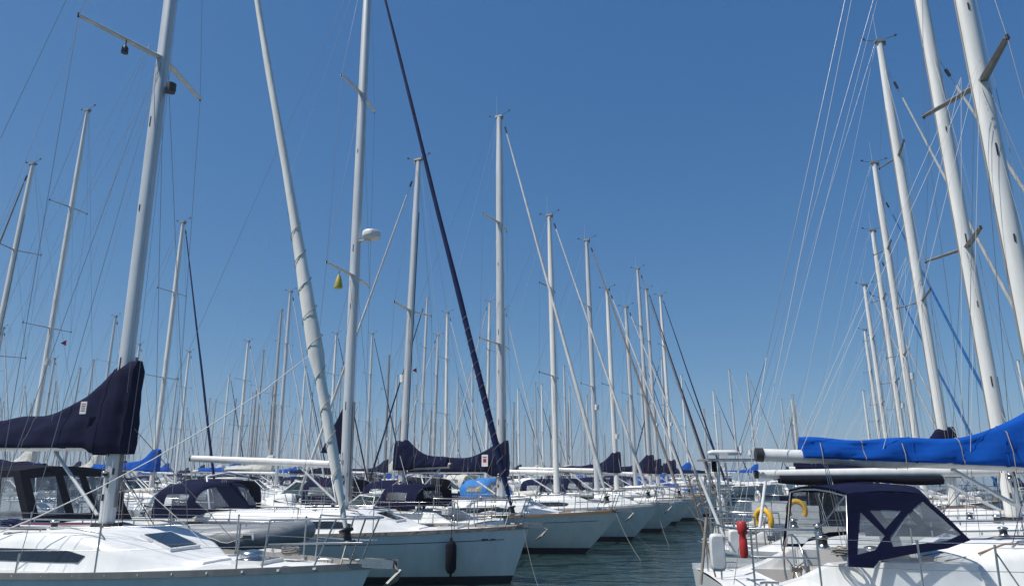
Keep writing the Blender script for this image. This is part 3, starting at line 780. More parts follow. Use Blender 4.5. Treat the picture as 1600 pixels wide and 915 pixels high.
# ======================= hero boats =======================
HD1 = head_of(18)
m1 = at(178, 740, 11.4); put(m1.x, m1.y, HD1, 12.4, 4.7, 3.7)
B1, H1, R1f = yacht((m1.x, m1.y, 0), HD1, 19.0, 'big white yacht with huge navy sail cover, tinted foredeck hatch and white furled headsail', det=0, L=12.4, xb=4.75, B=3.7, F=1.10, Fb=1.24,
    spreaders=(10.1,), splen=1.45, sweep=.3, mr=.108, boom=4.9, zb=(2.9, 2.95), cover='navy', rail='alud', peak=1.30, mid=.48, cov=dict(end_h=.3, decay=.72, drop=.10, wid=.19, wrap=.22), hood=None, furl='sailw', fr=.082, wrap='soft', bulge=.6,
    wr=.005, seed=1, rake=.03, windows=2, frac=1.0)
HD2 = head_of(14.7)
m2 = at(540, 740, 18.2); put(m2.x, m2.y, HD2, 12.4, 4.8, 3.7)
B2, H2, R2f = yacht((m2.x, m2.y, 0), HD2, 18.6, 'white yacht with navy furled headsail, bare white boom and navy fender hanging amidships', det=0, L=12.4, xb=4.85, B=3.7, F=1.03, Fb=1.24, stripe='navy', rail='tan',
    spreaders=(7.75, 13.4), splen=1.25, sweep=.12, mr=.115, boom=4.7, zb=(2.68, 2.86), cover=None, hood='navy', furl='navyfurl', fr=.085, wrap='strong', radar=(8.85, 'dome'), wr=.005, seed=2, rake=.016, stem=.45)
HDN = head_of(25)
mN = at(783, 740, 24.5); put(mN.x, mN.y, HDN, 12, 4.3, 3.6)
B3, H3, R3f = yacht((mN.x, mN.y, 0), HDN, CAMZ+ratio(781, 182)[1]*24.5, 'white yacht with teak rail, labelled navy sail cover and tall mast beside the fairway', det=0, L=12, xb=4.2, B=3.6, F=1.02, Fb=1.30, stripe='navy', rail='teak', deckm='decktan',
    spreaders=(7.0, 11.7), splen=1.2, sweep=.18, mr=.125, boom=3.9, zb=(2.55, 2.55), cover='navy', peak=.95, mid=.42, cov=dict(end_h=.36, drop=.14, endpeak=.15, decay=.55), hood='navy', furl='sail', fr=.07, seed=3, rake=.01, stem=1.2)
HDI = head_of(25)+math.pi
aI, bI = ratio(652, 252); YI = 21.8
put(aI*YI, YI, HDI, 9.2, 4.6, 3.2)
B4, H4, R4f = yacht((aI*YI-.1, YI, 0), HDI, CAMZ+bI*YI, 'white motorsailer with raked windscreen and navy cockpit canopy, its bow pointing away left', det=0, L=7.8, xb=4.5, B=3.1, F=1.08, Fb=1.3,
    spreaders=(7.6,), splen=1.1, sweep=.1, mr=.10, boom=1.7, zb=(2.65, 2.7), cover='navy', peak=.75, mid=.3, hood=None, furl='sail', fr=.055, radar=(5.4, 'can'), seed=4, windows=2, frac=.97)

HR1 = head_of(3); aR, bR = ratio(1652, 740); YR = 9.4
mR1 = Vector((aR*YR, YR, 0)); put(mR1.x, mR1.y, HR1, 8.7, 4.2, 3.2)
BR1, HR1h, RR1 = yacht((mR1.x, mR1.y, 0), HR1, 15.5, 'white yacht under long royal blue sail cover with navy sprayhood of crossed clear windows', det=0, L=8.75, xb=4.2, B=3.35, F=1.10, Fb=1.3, tr=-.12, sternst=.64,
    spreaders=(8.3,), splen=1.1, sweep=.25, mastm='mastwhite', mr=.115, boom=3.85, zb=(2.56, 2.70), cover='blue', peak=.74, mid=.28, cov=dict(end_h=.16, len=.86, decay=.52, wid=.13, drop=.02), hood=None, furl='sail', fr=.07, seed=5, rake=.0, frac=.9, windows=3, wr=.0045)
HR2 = head_of(6); aR, bR = ratio(1572, 740); YR2 = 13.5
mR2 = Vector((aR*YR2, YR2, 0)); put(mR2.x, mR2.y, HR2, 9.2, 4.3, 3.2)
BR2, HR2h, RR2 = yacht((mR2.x, mR2.y, 0), HR2, 15.6, 'white yacht with bare white boom over a black awning, second berth on the east side', det=0, L=9.9, xb=4.3, B=3.4, F=1.06, Fb=1.3, tr=0, sternst=.66,
    spreaders=(7.0,), splen=1.1, sweep=.25, mastm='mastwhite', mr=.115, boom=4.6, zb=(2.50, 2.44), cover=None, hood='navy', furl='sail', fr=.065, seed=6, rake=.0, frac=.71, windows=2)
BR2['label'] = 'white yacht with bare white boom and black awning, just behind the blue sail cover'

# ======================= measured masts =======================
# (top px, top py, preferred height, side, options)
ROW = [  # fairway row, bows on the open water
 (863, 336, None, dict(cover=None, furl='sail', hood='sky', spread=(.42, .74))),
 (921, 375, None, dict(cover=None, furl='tan', hood='navy', radar='can')),
 (952, 451, None, dict(cover='navy', furl='sail', hood='navy', radar='can')),
 (981, 479, None, dict(cover=None, furl='sail', hood='navy')),
 (1000, 419, None, dict(cover='navy', furl='tan', hood=None)),
 (1013, 451, None, dict(cover='navy', furl='navy', hood='navy', radar='can')),
 (1035, 461, None, dict(cover='navy', furl='navy', hood='blue', radar='can')),
]
o = (mN.x, mN.y); dr = (.47, .88)
specs = []
last = 0
for px, py, _, op in ROW:
    a, b = ratio(px, py)
    s = (a*o[1]-o[0])/(dr[0]-a*dr[1]); s = max(s, last+3.35); last = s
    X = o[0]+dr[0]*s; Y = X/a
    specs.append((px, py, a*Y, Y, CAMZ+b*Y, 25, 'row', op))
LEFT = [(47, 258, 14.5, dict(cover='navy', furl='tan', flip=1)), (142, 172, 16.6, dict(cover='cream', furl=None, radar='can', flag=1)), (290, 347, 14.8, dict(cover='blue', furl='navy', cut=.97)),
 (457, 455, 14.5, dict(cover=None, furl='sail')), (390, 533, 13, dict(cover='blue', furl='sail')), (528, 521, 14, dict(cover='navy', furl='ink')), (584, 521, 14, dict(cover=None, furl='navy')),
 (610, 555, 13, dict(cover='navy', furl=None, mast='alud', radar='can')), (622, 586, 12, dict(cover='cream', furl='sail')), (682, 524, 13.6, dict(cover='cream', furl='sail', radar='can')), (702, 488, 15, dict(cover=None, furl='sail')),
 (717, 591, 12.4, dict(cover='navy', furl='navy', radar='can')), (740, 575, 12.4, dict(cover=None, furl='sail')), (762, 471, 14.6, dict(cover=None, furl='sail')), (790, 482, 15, dict(cover='blue', furl='sail', radar='can')),
 (811, 607, 12.5, dict(cover='navy', furl='navy')), (848, 600, 12.5, dict(cover=None, furl='sail')), (883, 571, 13.5, dict(cover='cream', furl='sail')), (891, 604, 13, dict(cover=None, furl='sail')), (918, 617, 13, dict(cover='blue', furl=None)),
 (1002, 567, 14, dict(cover=None, furl='sail')), (981, 627, 12.5, dict(cover='navy', furl='sail')),
 (7, 512, 13, dict(cover='blue', furl='sail')), (183, 494, 14, dict(cover='cream', furl='sail')), (148, 562, 13, dict(cover='navy', furl='sail')), (87, 560, 13, dict(cover='blue', furl='sail')),
 (220, 538, 13.4, dict(cover='navy', furl='sail')), (298, 549, 13.4, dict(cover=None, furl='sail')), (278, 590, 12.6, dict(cover='blue', furl='sail')), (360, 585, 12.8, dict(cover='cream', furl='navy')), (329, 622, 12, dict(cover='navy', furl='sail')),
 (396, 613, 12.5, dict(cover=None, furl='sail')), (479, 572, 13, dict(cover='blue', furl='navy')), (489, 613, 12.5, dict(cover=None, furl='sail')), (435, 581, 12.7, dict(cover='navy', furl='sail')), (429, 633, 12, dict(cover='cream', furl='sail')),
 (1116, 610, 13.3, dict(cover='cream', furl='navy')), (1141, 577, 14.5, dict(cover=None, furl='sail')), (1169, 584, 14, dict(cover='blue', furl='tan')), (1100, 640, 12, dict(cover=None, furl='sail')),
 (1222, 623, 13, dict(cover='blue', furl='sail')), (1238, 622, 13.2, dict(cover=None, furl='sail'))]
RIGHT = [(1377, 66, 15, dict(cover='navy', furl='sail', frac=.93)), (1368, 255, 14.6, dict(cover=None, furl='blue', radar='can', frac=.9)), (1365, 360, 14.2, dict(cover='blue', furl='blue', frac=.9, radar='can')),
 (1378, 465, 13.4, dict(cover='navy', furl='sail')), (1352, 445, 13.6, dict(cover='cream', furl='sail')), (1352, 515, 13.4, dict(cover=None, furl='sail')), (1349, 610, 12, dict(cover='navy', furl='sail')), (1591, 563, 12.5, dict(cover='cream', furl='sail'))]
for X in specs: put(X[2], X[3], head_of(X[5]), 10.8, 4.1, 3.3)
def solve(lst, side, ang):
    res = []
    for px, py, Hp, op in lst:
        a, b = ratio(px, py); best = None
        flips = (op.get('flip', 0),) if ('flip' in op or side == 'right') else (0, 1)
        for fl in flips:
            hd = head_of(ang)+(math.pi if fl else 0)
            for k in range(-24, 21):
                Hc = Hp+k*.12
                if Hc < 10: continue
                Y = (Hc-CAMZ)/b
                cost = abs(k)*(.12 if side != 'right' else .5)+clash(a*Y, Y, hd, 10.0 if side == 'right' else 10.4, 4.1, 3.2)*3+(.4 if fl else 0)
                if best is None or cost < best[0]: best = (cost, a*Y, Y, Hc, hd, fl)
        c, x, y, Hc, hd, fl = best; put(x, y, hd, 10.0 if side == 'right' else 10.4, 4.1, 3.2)
        if side == 'right': print('right', px, round(x, 1), round(y, 1), round(Hc, 1), round(c, 1))
        if c > 3: print('clash', px, py, round(c, 1))
        res.append((px, py, x, y, Hc, hd, side, op))
    return res
specs = [(px, py, x, y, h, head_of(a), s, op) for px, py, x, y, h, a, s, op in specs]
specs += solve(RIGHT, 'right', 8) + solve(LEFT, 'left', 20)

ORD = ['first', 'second', 'third', 'fourth', 'fifth', 'sixth', 'seventh', 'eighth', 'ninth', 'tenth', 'eleventh', 'twelfth', 'thirteenth', 'fourteenth', 'fifteenth', 'sixteenth', 'seventeenth', 'eighteenth', 'nineteenth', 'twentieth']
for t_ in ('twenty', 'thirty', 'forty', 'fifty'): ORD += [t_+'-'+o_ for o_ in ORD[:9]]+[{'twenty': 'thirtieth', 'thirty': 'fortieth', 'forty': 'fiftieth', 'fifty': 'sixtieth'}[t_]]
MARKS = [(-9, 'the frame edge'), (m1.x/m1.y, 'the nearby mast'), (m2.x/m2.y, 'the radome mast'), (mN.x/mN.y, 'the fairway mast'), ((1100-800)/1103., 'the open water'), ((1180-800)/1103., 'the gantry')]
def mark_of(a_): return [k for k, (q, _) in enumerate(MARKS) if a_ >= q][-1]
CN = {'navy': 'navy', 'blue': 'blue', 'cream': 'cream', 'ink': 'black', 'sky': 'sky blue', 'sail': 'white', 'tan': 'tan', None: None}
byside = {}
for S_ in specs: byside.setdefault(S_[6], []).append(S_)
idx = {}
for k, v in byside.items():
    if k == 'left':
        seen = {}
        for S_ in sorted(v, key=lambda q: q[2]/q[3]):
            mk = mark_of(S_[2]/S_[3]); seen[mk] = seen.get(mk, 0)+1; idx[id(S_)] = seen[mk]-1
    else:
        for i, S_ in enumerate(sorted(v, key=(lambda q: q[2]/q[3]) if k == 'row' else (lambda q: q[3]))): idx[id(S_)] = i
n = 0
for S_ in specs:
    px, py, x, y, Hm, hd, side, op = S_; n += 1; i = idx[id(S_)]
    cov_ = CN[op.get('cover')]; fu = CN[op.get('furl')]
    what = 'sloop with %s' % (cov_+' cover' if cov_ else 'bare boom')
    if fu: what += ' and %s jib' % fu
    where = {'row': '%s berth beyond the teak-railed yacht' % ORD[i], 'left': '%s mast rightward of %s' % (ORD[i], MARKS[mark_of(x/y)][1]), 'right': '%s mast back from the blue cover' % ORD[i]}[side]
    grp = {'row': 'yachts berthed bow out along the fairway', 'left': 'yachts behind the front berths', 'right': 'yachts berthed stern out on the east side'}[side]
    det = 1 if y < 62 else 2
    r_ = random.Random(n*13); sp_ = (.40, .72) if Hm > 12.6 else (.5,)
    white = side == 'right' or r_.random() < .35
    lr = y > 30
    T, Hh, Rf = yacht((x, y, 0), hd, Hm, what+', '+where, grp, det=det, L=(10.6 if side != 'right' else 10.2)+r_.uniform(-.5, .5)*(side != 'right'), xb=4.15, B=3.3, F=1.0+r_.uniform(0, .1), Fb=1.25+r_.uniform(-.05, .1), stripe=r_.choice((None, 'navy', None)), hull=r_.choice(('gel', 'gel', 'gel', 'gelcream', 'gelgrey', 'gel')) if side != 'row' else 'gel',
        rail=r_.choice(('alu', 'teak', 'alu')), spreaders=sp_, splen=1.05, sweep=.2, mastm=op.get('mast', 'mastwhite' if white else 'alu'), mr=.10 if side != 'right' else .105, boom=3.9, zb=(2.5+r_.uniform(-.05, .15), 2.58+r_.uniform(-.05, .15)),
        cover=op.get('cover'), peak=.95+r_.uniform(-.15, .2), mid=.32, hood=op.get('hood', r_.choice(('navy', 'navy', 'ink', None, None))), furl={'navy': 'navyfurl', 'blue': 'sky'}.get(op.get('furl'), op.get('furl')), fr=.06+r_.uniform(0, .012), radar=(Hm*.38+r_.uniform(-.4, .6), op['radar']) if op.get('radar') else None,
        rake=.012 if side != 'right' else .004, frac=op.get('frac', 1.0), seed=n+10, bimini=r_.choice((None, None, None, None, 'navy', 'cream')) if y < 45 else None, stem=.25+r_.random()*1.1, wr=.0045 if not lr else .005, windows=2 if not lr else 1)

# ======================= far rows =======================
protos = []
for k in range(8):
    cv = ('navy', 'blue', None, 'cream', 'navy', None, 'blue', 'cream')[k]; fu = ('sail', 'navy', 'sail', 'sail', 'navy', 'sail', None, 'ink')[k]
    T, _, _ = yacht((0, 0, 0), 0, 12.2+k*.35, 'x', 'distant yachts beyond the berths', det=2, L=10.4, xb=4.1, B=3.3, F=1.05, Fb=1.25, hull=('gel', 'gel', 'gelcream', 'gel', 'gelnavy', 'gel', 'gelgrey', 'gel')[k], cover=cv, peak=.9, hood=('navy', 'blue', None, 'navy', 'cream', 'navy', 'blue', None)[k],
        furl=fu, fr=.065, boom=3.8, zb=(2.5, 2.55), spreaders=((.42, .72), (.5,), (.42, .72), (.5,), (.42, .72), (.42, .72), (.5,), (.42, .72))[k], mastm=('spar', 'mastwhite', 'alud', 'spar', 'alu', 'spar', 'alud', 'spar')[k], mr=.085, seed=90+k, wr=.006)
    T['desc'] = ('%s sloop with %s' % (('white', 'white', 'cream', 'white', 'navy', 'white', 'grey', 'white')[k], (CN[cv]+' cover') if cv else 'bare boom'))
    protos.append(T)
far = []; tries = 0
rf = random.Random(5)
while len(far) < 112 and tries < 9000:
    tries += 1
    Y = 46*(3.6**rf.random()); px = rf.uniform(-40, 1330)
    if px > 1050 and rf.random() < .8: continue
    a = ratio(px, 740)[0]; X = a*Y
    if Y < 75 and px > 1040: continue
    hd = head_of(22)+(math.pi if rf.random() < .35 else 0)
    # snap to pontoon rows: boats in a row share their distance across it
    v = X*math.cos(head_of(22))+Y*math.sin(head_of(22)); v2 = round(v/11.6)*11.6+rf.uniform(-.5, .5)
    X += (v2-v)*math.cos(head_of(22)); Y += (v2-v)*math.sin(head_of(22))
    if Y < 44 or clash(X, Y, hd, 10.4, 4.1, 3.3): continue
    put(X, Y, hd, 10.4, 4.1, 3.3); far.append((X, Y, hd))
far.sort(key=lambda q: q[0]/q[1])
used = set(); cnt = {}
fb = [f for f in far]
for i, (X, Y, hd) in enumerate(far):
    k = rf.randrange(8)
    if k in used: T = copy_tree(protos[k])
    else: T = protos[k]; used.add(k)
    T.location = (X, Y, 0); T.rotation_euler = (0, 0, hd); sc_f = rf.choice((.78, .86, .92, 1, 1, 1.08)); T.scale = (sc_f,)*3
    mk = mark_of(X/Y); cnt[mk] = cnt.get(mk, 0)+1
    T['label'] = '%s, %s mast rightward of %s, far rows' % (T['desc'], ORD[min(cnt[mk]-1, len(ORD)-1)], MARKS[mk][1])
for o_ in list(bpy.data.objects):
    for key in ('desc', 'far'):
        if key in o_: del o_[key]
for k in range(8):
    if k not in used:
        for ch in list(protos[k].children_recursive): bpy.data.objects.remove(ch)
        bpy.data.objects.remove(protos[k])

#DETAILS
# ---------------------------------------------------------------- canopy with cut-out windows
def inset(poly, d):
    out = []; n = len(poly); c = Vector((sum(p[0] for p in poly)/n, sum(p[1] for p in poly)/n))
    for p in poly: v = Vector(p)-c; out.append(tuple(c+v*(1-d/max(.05, v.length))))
    return out
def side_panel(outline, holes, ysgn, yf, parent, m='navy'):
    """outline and holes in (x,z); yf(x,z) gives the half width there"""
    loops = [[Vector((x, z, 0)) for x, z in outline]]+[[Vector((x, z, 0)) for x, z in h] for h in holes]
    tris = geometry.tessellate_polygon(loops); flat = [p for l in loops for p in l]
    def P3(p, off=0): return (p[0], ysgn*(yf(p[0], p[1])+off), p[1])
    b = MB(); a = b.pts([P3(p) for p in flat]); c = b.pts([P3(p, -.012) for p in flat])
    for t in tris: b.face([a+i for i in t], m); b.face([c+i for i in t][::-1], m)
    b.build('side_panel', parent)
    for h in holes:
        g = MB(); g.poly([P3((x, z), -.006) for x, z in inset(h, -.01)], 'vinyl'); g.build('clear_window', parent)

# the sprayhood of the boat under the blue cover
yh = lambda x, z: 1.16-.16*max(0, z-1.45)
XO = 3.35
def hx(px, py, Y=8.25): p = at(px, py, Y); return (p.x-mR1.x, p.z)
outl = [hx(1345, 888), hx(1349, 772), hx(1362, 769), hx(1463, 771), hx(1502, 808), hx(1536, 845), hx(1500, 858), hx(1440, 868), hx(1392, 878), hx(1384, 889)]
holes = [[hx(1367, 800), hx(1404, 838), hx(1388, 861), hx(1359, 869)], [hx(1381, 797), hx(1432, 799), hx(1405, 828)], [hx(1466, 783), hx(1522, 836), hx(1500, 846), hx(1416, 856), hx(1411, 841), hx(1437, 808)]]
hood = MB(); rr = []
for i in range(13):
    q = i/12; pts = [hx(1345, 888), hx(1349, 772)]
    row = []
prof = [hx(1349, 772), hx(1400, 767), hx(1463, 771), hx(1502, 808), hx(1536, 845)]
def across(x, z, m0):
    w0 = yh(x, z); return [(x+.10*(1-abs(f)**3)*m0, f*w0, z+.07*(1-f*f)*(1 if m0 < .9 else .4)) for f in [k/8-1 for k in range(17)]]
roof_rows = []
for i in range(9):
    t_ = i/8; x = lerp(prof[0][0], prof[2][0], t_); z = lerp(prof[0][1], prof[2][1], t_)+.03*math.sin(math.pi*t_); roof_rows.append(across(x, z, t_*.5))
hood.rings(roof_rows, 'navy', closed=False, caps=False)
hood.rings([[(x, y, z-.014) for x, y, z in r] for r in roof_rows], 'navy', closed=False, caps=False)
sh = hood.build('sprayhood', BR1)
side_panel(outl, holes, -1, yh, sh)
side_panel(outl, [inset(outl, .07)], 1, yh, sh)
fp = MB(); rows = [across(lerp(prof[2][0], prof[4][0], t_), lerp(prof[2][1], prof[4][1], t_), .5+.5*t_) for t_ in [i/10 for i in range(11)]]
fwin = {}
bs_ = [fp.pts(r) for r in rows]
for i in range(10):
    for j in range(16):
        if 1 <= i < 9 and (2 <= j < 7 or 9 <= j < 14):
            g = fwin.setdefault(j < 8, MB()); b0 = g.pts([rows[i][j], rows[i][j+1], rows[i+1][j+1], rows[i+1][j]]); g.face(range(b0, b0+4), 'vinyl', True)
        else: fp.face((bs_[i]+j, bs_[i]+j+1, bs_[i+1]+j+1, bs_[i+1]+j), 'navy', True)
fp.build('windscreen_panel', sh)
for g in fwin.values(): g.build('clear_window', sh)
for (a_, b_) in ((prof[0], hx(1349, 888)), (prof[2], hx(1405, 862))):
    fr_ = MB(); w0 = yh(*a_)-.04
    fr_.tube([(b_[0], -w0-.08, b_[1]), (a_[0], -w0, a_[1]-.03)]+[(a_[0], f*w0, a_[1]-.03+.06*(1-f*f)) for f in (-.5, 0, .5)]+[(a_[0], w0, a_[1]-.03), (b_[0], w0+.08, b_[1])], .0125, 'steel', 7); fr_.build('hood_frame', sh)
# coaming block and companion step that carry the hood, and ties round the cover
zc = lambda x: 1
for q in (.16, .52, .80):
    st = MB(); xx = -3.85*q; z0 = lerp(2.56, 2.70, q); hh = lerp(.28, .16, q)+.46*math.exp(-((-xx-.1)/.52)**1.35)
    st.tube([(xx, -.15, z0-.12), (xx-.03, -.21, z0+hh*.35), (xx, -.10, z0+hh*.95), (xx, 0, z0+hh*1.05), (xx, .10, z0+hh*.95), (xx, .2, z0+hh*.3), (xx, .15, z0-.12)], .006, 'rope', 5); st.build('cover_tie', BR1)
en = MB(); en.tube([(-3.83, 0, 2.70), (-3.93, 0, 2.705)], [.095, .09], 'black', 12, flat=.8); en.build('boom_end_cap', BR1)
# sail belly hanging between boom and cover
sb = MB(); rr = []
for i in range(13):
    q = i/12; x = lerp(-3.3, -1.3, q); z0 = lerp(2.69, 2.60, q); d = .10*math.sin(math.pi*q)+.02
    rr.append([(x, -.11, z0+.03), (x, -.12, z0-d*.7), (x, 0, z0-d), (x, .12, z0-d*.7), (x, .11, z0+.03)])
sb.rings(rr, 'sail', closed=True); sb.build('sail_foot', BR1)
# R2: black awning under the white boom, davit curve at the boom end
aw = MB(); rr = []
for i in range(15):
    q = i/14; x = lerp(-4.2, -1.2, q); zt_ = 2.42; zb_ = zt_-.15-.03*math.sin(q*9)
    rr.append([(x, -.10, zt_), (x, -.16, (zt_+zb_)/2), (x, -.1, zb_), (x, .1, zb_), (x, .16, (zt_+zb_)/2), (x, .10, zt_)])
aw.rings(rr, 'ink'); aw.build('boom_bag', BR2)
# gantry at R2's stern
ga = empty('stern_gantry', (0, 0, 0), 0, 'steel gantry with flat white radar and aerials over the stern by the open water', 'gantry')
gp = at(1122, 740, 13.6); ga.location = (gp.x, gp.y, 1.05); gz = 1.66
for dx, dy in ((-.06, -.35), (.06, -.35), (-.06, .35), (.06, .35)):
    p = MB(); p.tube([(dx*2.5, dy, -.02), (dx, dy*.9, gz-.05)], .02, 'steel', 7); p.build('post', ga)
p = MB(); p.box((.25, 0, gz), (1.05, .8, .04), 'alud'); p.tube([(-.28, -.4, gz), (.78, -.4, gz)], .018, 'steel', 6); p.tube([(-.28, .4, gz), (.78, .4, gz)], .018, 'steel', 6); p.build('platform', ga)
p = MB(); p.box((.12, 0, gz+.06), (.16, .16, .09), 'white'); p.tube([(-.17, -.0, gz+.13), (-.1, 0, gz+.14), (.35, 0, gz+.14), (.42, 0, gz+.13)], [.03, .05, .05, .03], 'white', 8, flat=1.3); p.build('radar_scanner', ga)
for xx, hh in ((.55, .28), (.72, .2)):
    p = MB(); p.tube([(xx, .2, gz), (xx, .2, gz+hh*.6), (xx, .2, gz+hh)], [.012, .012, .01], 'wirelight', 6); p.tube([(xx, .2, gz+hh*.5), (xx, .2, gz+hh)], .035, 'white', 8); p.build('aerial', ga)
p = MB(); p.tube([(-.15, -.3, gz-.03), (-.15, -.3, gz-.22)], .05, 'ink', 8); p.build('stern_light', ga)
# two slanting white poles and a boathook lashed to the stern rails
def pole(a, b, r, m, label, cat='pole', name='pole'):
    q = MB(); c = Vector(a); q.tube([(0, 0, 0), Vector(b)-c], r, m, 8); o = q.build(name, None, loc=c); tag(o, label, cat); return o
pole(at(1131, 838, 9.6), at(1093, 745, 9.8), .022, 'white', 'white danbuoy pole slanting away from the stern rail by open water')
pole(at(1095, 912, 8.2), at(1104, 808, 8.3), .018, 'tan', 'weathered tan pole standing upright at the corner of the stern')
pole(at(1187, 824, 9.5), at(1196, 752, 9.6), .022, 'white', 'short white pole standing on the stern rail beside the yellow buoy', name='pole')
# stern clutter
def thing_mesh(mesh, name, loc, rz, label, cat, scale=1, group=None):
    o = bpy.data.objects.new(name, mesh); COL.objects.link(o); o.location = loc; o.rotation_euler = (0, 0, rz); o.scale = (scale,)*3
    return tag(o, label, cat, group)
thing_mesh(SH['buoy_yellow'], 'horseshoe_buoy', at(1193, 812, 12.0), rad(35), 'bright yellow horseshoe buoy hanging on the stern rail below the gantry', 'lifebuoy', .62)
thing_mesh(m_buoy('yellow'), 'horseshoe_buoy', at(1245, 797, 13.5), rad(70), 'mustard yellow horseshoe buoy among the sterns, deeper in the east berths', 'lifebuoy', .62)
rb = MB()
rr = [[(.05*k*math.cos(a*math.pi/6), .05*k*math.sin(a*math.pi/6), z) for a in range(12)] for z, k in ((-.20, .7), (-.16, 1), (.0, .95), (.05, .7), (.08, 1.1), (.18, 1.25), (.21, .9))]
rb.rings(rr, 'red'); o = rb.build('danbuoy_canister', None, loc=at(1161, 843, 8.6)); tag(o, 'red rescue sling canister strapped to the steel stern rail', 'canister')
for (px, py, wd, ht, lab) in ((1121, 862, .17, .42, 'white plastic panel strapped upright to the stern rail corner'), (1147, 846, .13, .30, 'small white rounded locker pad hanging inside the stern rail')):
    b = MB(); pr = []
    for k in range(16):
        a = 2*math.pi*k/16; cx = math.copysign(abs(math.cos(a))**.4, math.cos(a))*wd/2; cz_ = math.copysign(abs(math.sin(a))**.4, math.sin(a))*ht/2; pr.append((cx, cz_))
    b.rings([[(x*f, y, z*f) for x, z in pr] for y, f in ((-.04, .85), (-.03, 1), (.03, 1), (.04, .85))], 'white'); o = b.build('stern_pad', None, loc=at(px, py, 8.6 if wd > .15 else 9.2)); tag(o, lab, 'stern pad')
# rope coil lumps on decks
def coil(loc, label, m='rope', r=.14, seed=0, name='rope_coil'):
    rg = random.Random(seed); b = MB(); path = []
    for i in range(90):
        a = i*.55; q = r*(.75+.25*math.sin(i*.31+seed)); path.append((q*math.cos(a), q*math.sin(a)*.8, .015+i*.0011+.02*rg.random()))
    b.tube(path, .009, m, 5); o = b.build(name, None, loc=loc); return tag(o, label, 'rope')
def on(T_root, hd, lx, ly, z): c, s_ = math.cos(hd), math.sin(hd); return (T_root.location.x+c*lx-s_*ly, T_root.location.y+s_*lx+c*ly, z)
coil(on(B1, HD1, 3.2, .35, H1.deckz(3.2)+.05), 'grey coiled mooring rope on the foredeck behind the bow roller', seed=1)
coil(on(B1, HD1, -.9, -.9, R1f.top(-.9, .9)+.05), 'dark coiled halyard on the cabin top beside the big mast', 'ropenavy', seed=2)
coil(on(BR1, HR1, -3.3, -.98, HR1h.deckz(-3.3)+.33), 'grey rope heap on the cockpit coaming below the crossed windows', seed=3)
coil(on(BR2, HR2, -1.8, -.5, RR2.top(-1.8)+.05), 'pale rope coil on the cabin top under the white boom', 'wirelight', seed=4)
coil(on(B2, HD2, .7, -.8, R2f.top(.7, .8)+.05), 'pale rope coil on the cabin top in front of the radome mast', 'wirelight', seed=5)
link(SH['vent'], 'deck_vent', B1, (2.6, .25, H1.deckz(2.6)+.03))
# studs of the toe rail on the big yacht
ml = MB(); ml.box((0, 0, 0), (.05, .02, .025), 'white'); ml = ml.mesh('rail_stud'); rail1 = [c for c in B1.children if c.name.startswith('toe_rail')][0]
for i in range(22):
    x = 4.1-i*.42; link(ml, 'rail_stud', rail1, (x, -(H1.hw(x)+.022), H1.sheer(H1.t(x))+.005))
# label patches sewn on covers
def patch(parent, x, z, y, w_, h_, red=True):
    b = MB(); b.box((x, y, z), (w_, .012, h_), 'print'); o = b.build('cover_label', parent, 'white printed maker label')
    e = MB()
    if red:
        e.box((x, y-.009, z), (w_*.5, .006, h_*.3), 'red'); e.box((x, y-.0095, z+h_*.28), (w_*.6, .005, h_*.06), 'stripe')
    else:
        for k in range(4): e.box((x, y-.008, z+h_*(.3-.18*k)), (w_*.66, .005, h_*.05), 'stripe' if k % 2 else 'red')
    e.build('label_print', o)
patch([c for c in B1.children if c.name.startswith('sail_cover')][0], -.56, 3.50, -.262, .13, .20, False)
patch([c for c in B3.children if c.name.startswith('sail_cover')][0], -.50, 2.90, -.275, .24, .40, True)
# steaming light and lamps on the big mast
b = MB(); b.tube([(.06, -.03, 9.32), (.07, -.03, 9.50)], .085, 'black', 12); b.box((.02, 0, 9.4), (.2, .08, .1), 'black'); b.build('steaming_light', [c for c in B1.children if c.name.startswith('mast')][0])
b = MB(); b.tube([(-.35, -.75, 10.05), (-.35, -.75, 9.93)], .012, 'black', 5); b.tube([(-.35, -.75, 9.94), (-.35, -.75, 9.88), (-.35, -.75, 9.78)], [.02, .055, .06], 'black', 10); b.build('deck_lamp', [c for c in B1.children if c.name.startswith('mast')][0])
b = MB(); p_ = on(B2, HD2, -.22, -.62, 0); b.tube([(0, 0, .24), (0, 0, .12)], .008, 'black', 4); b.tube([(0, 0, .13), (0, 0, .02), (0, 0, -.2), (0, 0, -.24)], [.03, .07, .12, .11], 'brass', 10)
o = b.build('hanging_bell', None, loc=(p_[0], p_[1], 7.5)); tag(o, 'yellow green bell shaped lamp hanging under the lower spreader', 'lamp')
fl = MB(); fl.poly([(-.22, 0, .1), (0, 0, .0), (-.02, 0, .26)], 'red', thick=(0, .004, 0)); fl.tube([(0, 0, -.3), (0, 0, .3)], .004, 'wirelight', 4)
fm = fl.mesh('flag')
for px, py, Y, lab in ((103, 540, 18.5, 'small red courtesy flag below a thin spreader, far from the radome'), (651, 582, 21, 'small red pennant hanging under the spreader of the motorsailer'), (522, 0, 0, '')):
    if Y: thing_mesh(fm, 'pennant', at(px, py, Y), .5, lab, 'flag', .62)
